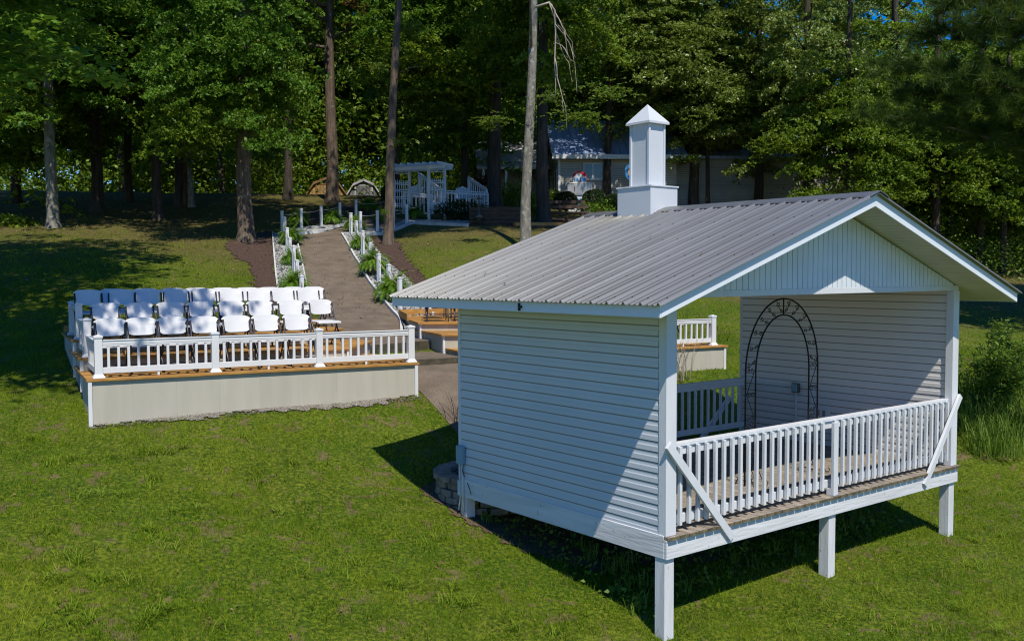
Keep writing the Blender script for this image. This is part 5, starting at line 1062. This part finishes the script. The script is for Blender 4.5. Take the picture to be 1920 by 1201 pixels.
# lawn: blades, denser near the camera
gg = np.random.default_rng(21)
def lawn_blades(n, d0, d1, w0, h0, tuft, name, lab, pw=1.0, mat_='grass', mask=True):
    nt_ = n//tuft; u = gg.uniform(0, 1, nt_); D = (d0**(2-pw)+(d1**(2-pw)-d0**(2-pw))*u)**(1/(2-pw)); X = gg.uniform(-.60, .60, nt_)*D
    bx, by = CAM[0]+RH[0]*X+FH[0]*D, CAM[1]+RH[1]*X+FH[1]*D
    dens = np.sin(bx*2.1+np.sin(by*1.7)*2)+np.sin(by*2.7+np.sin(bx*1.3)*2); keep = gg.uniform(-2.6, 1.2, nt_) < dens*.6+.6
    bx, by = bx[keep], by[keep]; m = len(bx); R_ = .03+w0*5
    x = (bx[:, None]+gg.normal(0, R_, (m, tuft))).ravel(); y = (by[:, None]+gg.normal(0, R_, (m, tuft))).ravel()
    hm = np.repeat(gg.uniform(.5, 1.3, m)*np.where(gg.uniform(0, 1, m) < .05, 1.9, 1), tuft)
    ok = np.ones(len(x), bool)
    for q in PATHPOLY: ok &= ~inpoly(x, y, q)
    for q in MU[:4]: ok &= ~inpoly(x, y, q) | (gg.uniform(0, 1, len(x)) < .02)
    ok &= ~(inpoly(x, y, MU[4]) & (gg.uniform(0, 1, len(x)) > .25)) & ~(inpoly(x, y, MU[5]) & (gg.uniform(0, 1, len(x)) > .15)) & (np.hypot(x-pc[0], y-pc[1]) > prd)
    up_ = (x-CAM[0])*FH[0]+(y-CAM[1])*FH[1]; sx_ = (x-CAM[0])*RH[0]+(y-CAM[1])*RH[1]; pk = np.clip((up_-30-3*np.sin(x*.9)-2*np.sin(y*1.3+1))/8+.75*((sx_ > -4.2) & (up_ > 25)), 0, .9); ok &= (gg.uniform(0, 1, len(x)) > pk) | (mat_ == 'drygrass')
    x, y, hm = x[ok], y[ok], hm[ok]; n_ = len(x); z = terr(x, y)-.006; h = h0*hm*gg.uniform(.5, 1.2, n_); a = gg.uniform(0, 2*np.pi, n_); ln = h*gg.uniform(.1, .9, n_)
    b2 = gg.uniform(0, 2*np.pi, n_); w = w0*gg.uniform(.6, 1.3, n_)
    P = np.stack([x, y, z], 1); s_ = np.stack([np.cos(a), np.sin(a), 0*a], 1)*w[:, None]*.5
    tip = P+np.stack([np.cos(b2)*ln, np.sin(b2)*ln, h], 1)
    o = npmesh(name, np.stack([P-s_, P+s_, tip], 1).reshape(-1, 3), 3, mat_); o['kind'] = 'stuff'; return tag(o, lab, 'grass')
lawn_blades(460000, 5.5, 24, .009, .060, 12, 'grass', 'short bright lawn grass in front of and beside the pavilion', 1.25)
lawn_blades(45000, 5.5, 26, .009, .045, 14, 'dry_grass', 'dry straw coloured grass mixed into the lawn', 1.25, 'drygrass')
lawn_blades(50000, 31, 48, .022, .05, 8, 'dry_grass', 'dry pale grass under the trees uphill', 1.0, 'drygrass')
lawn_blades(170000, 22, 50, .020, .07, 8, 'grass', 'short grass of the lawn uphill towards the trees', 1.0)
# coarse crabgrass clumps, weeds below the floor, fallen leaves
def scatter(n, name, lab, cat, mat_, px0, px1, py0, py1, L0, flat=False, k=1, sp=.0, zoff=.01):
    P = []
    for i in range(n):
        q = gp(gg.uniform(px0, px1), gg.uniform(py0, py1), 0, 6, 60)
        if any(inpoly(q[:1], q[1:2], pp)[0] for pp in PATHPOLY): continue
        for j in range(k): P.append([q[0]+gg.normal(0, sp), q[1]+gg.normal(0, sp), 0])
    P = np.array(P); P[:, 2] = terr(P[:, 0], P[:, 1])+zoff+np.abs(gg.normal(0, sp*.5, len(P)))
    o = npmesh(name, leaves(P, gg, L0, up=2.5 if flat else .5), 4, mat_); o['kind'] = 'stuff'; return tag(o, lab, cat)
scatter(300, 'fallen_leaves', 'scattered fallen brown leaves on the lawn', 'leaves', 'litter', 0, 1920, 700, 1200, .036, True, 1, .0, .03)
scatter(520, 'fallen_leaves', 'scattered fallen leaves on the grass below the trees', 'leaves', 'litter', 0, 1100, 385, 560, .09, True, 1, .0, .04)
PL2 = []
for i in range(260):
    q = gp(gg.uniform(560, 740), gg.uniform(445, 600)); PL2.append([q[0], q[1], q[2]+.035])
o = npmesh('path_litter', leaves(np.array(PL2), gg, .06, up=2.5), 4, 'litter'); o['kind'] = 'stuff'; tag(o, 'dry leaves and twigs scattered on the brown ramp', 'leaves')
PX = []; 
for i in range(70):
    x, y = gg.uniform(.1, 5.7), gg.uniform(.6, 3.6); V_ = arcgrass(22, .06, .22, .10, .006, .8); V_ += [x, y, t1(x, y)]; PX.append(V_)
o = npmesh('weeds', np.concatenate(PX), 4, 'weed'); o['kind'] = 'stuff'; tag(o, 'scrubby weeds growing in the shade below the pavilion floor', 'weeds')
x = gg.uniform(.1, 5.6, 2600); y = gg.uniform(.5, 3.7, 2600); o = npmesh('weeds', leaves(np.stack([x, y, terr(x, y)+gg.uniform(.02, .16, 2600)], 1), gg, .07), 4, 'weed'); o['kind'] = 'stuff'; tag(o, 'broad leaved weeds in the shade below the pavilion floor', 'weeds')
PX = []
for i in range(150):
    q = gp(gg.uniform(20, 1880), gg.uniform(800, 1190), 0, 6, 30)
    if inpoly(q[:1], q[1:2], [(-.3, -.2), (6, -.2), (6, 4.4), (-.3, 4.4)])[0] or any(inpoly(q[:1], q[1:2], pp)[0] for pp in PATHPOLY): continue
    V_ = arcgrass(int(gg.uniform(10, 34)), .05, .12, gg.uniform(.05, .16), .005, 2.2); V_ += q; PX.append(V_)
o = npmesh('coarse_grass', np.concatenate(PX), 4, 'crab'); o['kind'] = 'stuff'; tag(o, 'coarse crabgrass tufts standing out of the lawn', 'grass')
# gravel along the wall of the left platform
x = gg.uniform(0, 5.1, 1500); y = -.02-np.abs(gg.normal(0, .05, 1500)); W_ = TA+x[:, None]*E1+y[:, None]*E2; P = np.stack([W_[:, 0], W_[:, 1], terr(W_[:, 0], W_[:, 1])+.012], 1)
o = npmesh('pebbles', leaves(P, gg, .026, up=1.5, asp=.9), 4, 'gravel'); o['kind'] = 'stuff'; tag(o, 'loose pebbles along the foot of the left platform wall', 'pebbles')
# bright stones spread over the stone beds
PS = []
for q in (PATHPOLY[3], PATHPOLY[4]):
    Q = np.array(q); a, b = Q.min(0), Q.max(0); c = gg.uniform(a, b, (16000, 2)); c = c[inpoly(c[:, 0], c[:, 1], q)]; PS.append(c)
PS = np.concatenate(PS); P = np.column_stack([PS, terr(PS[:, 0], PS[:, 1])+.065]); o = npmesh('bed_stones', leaves(P, gg, .075, up=.9, asp=.9), 4, 'stone'); o['kind'] = 'stuff'; tag(o, 'white landscape stones in the beds beside the ramp', 'stones')
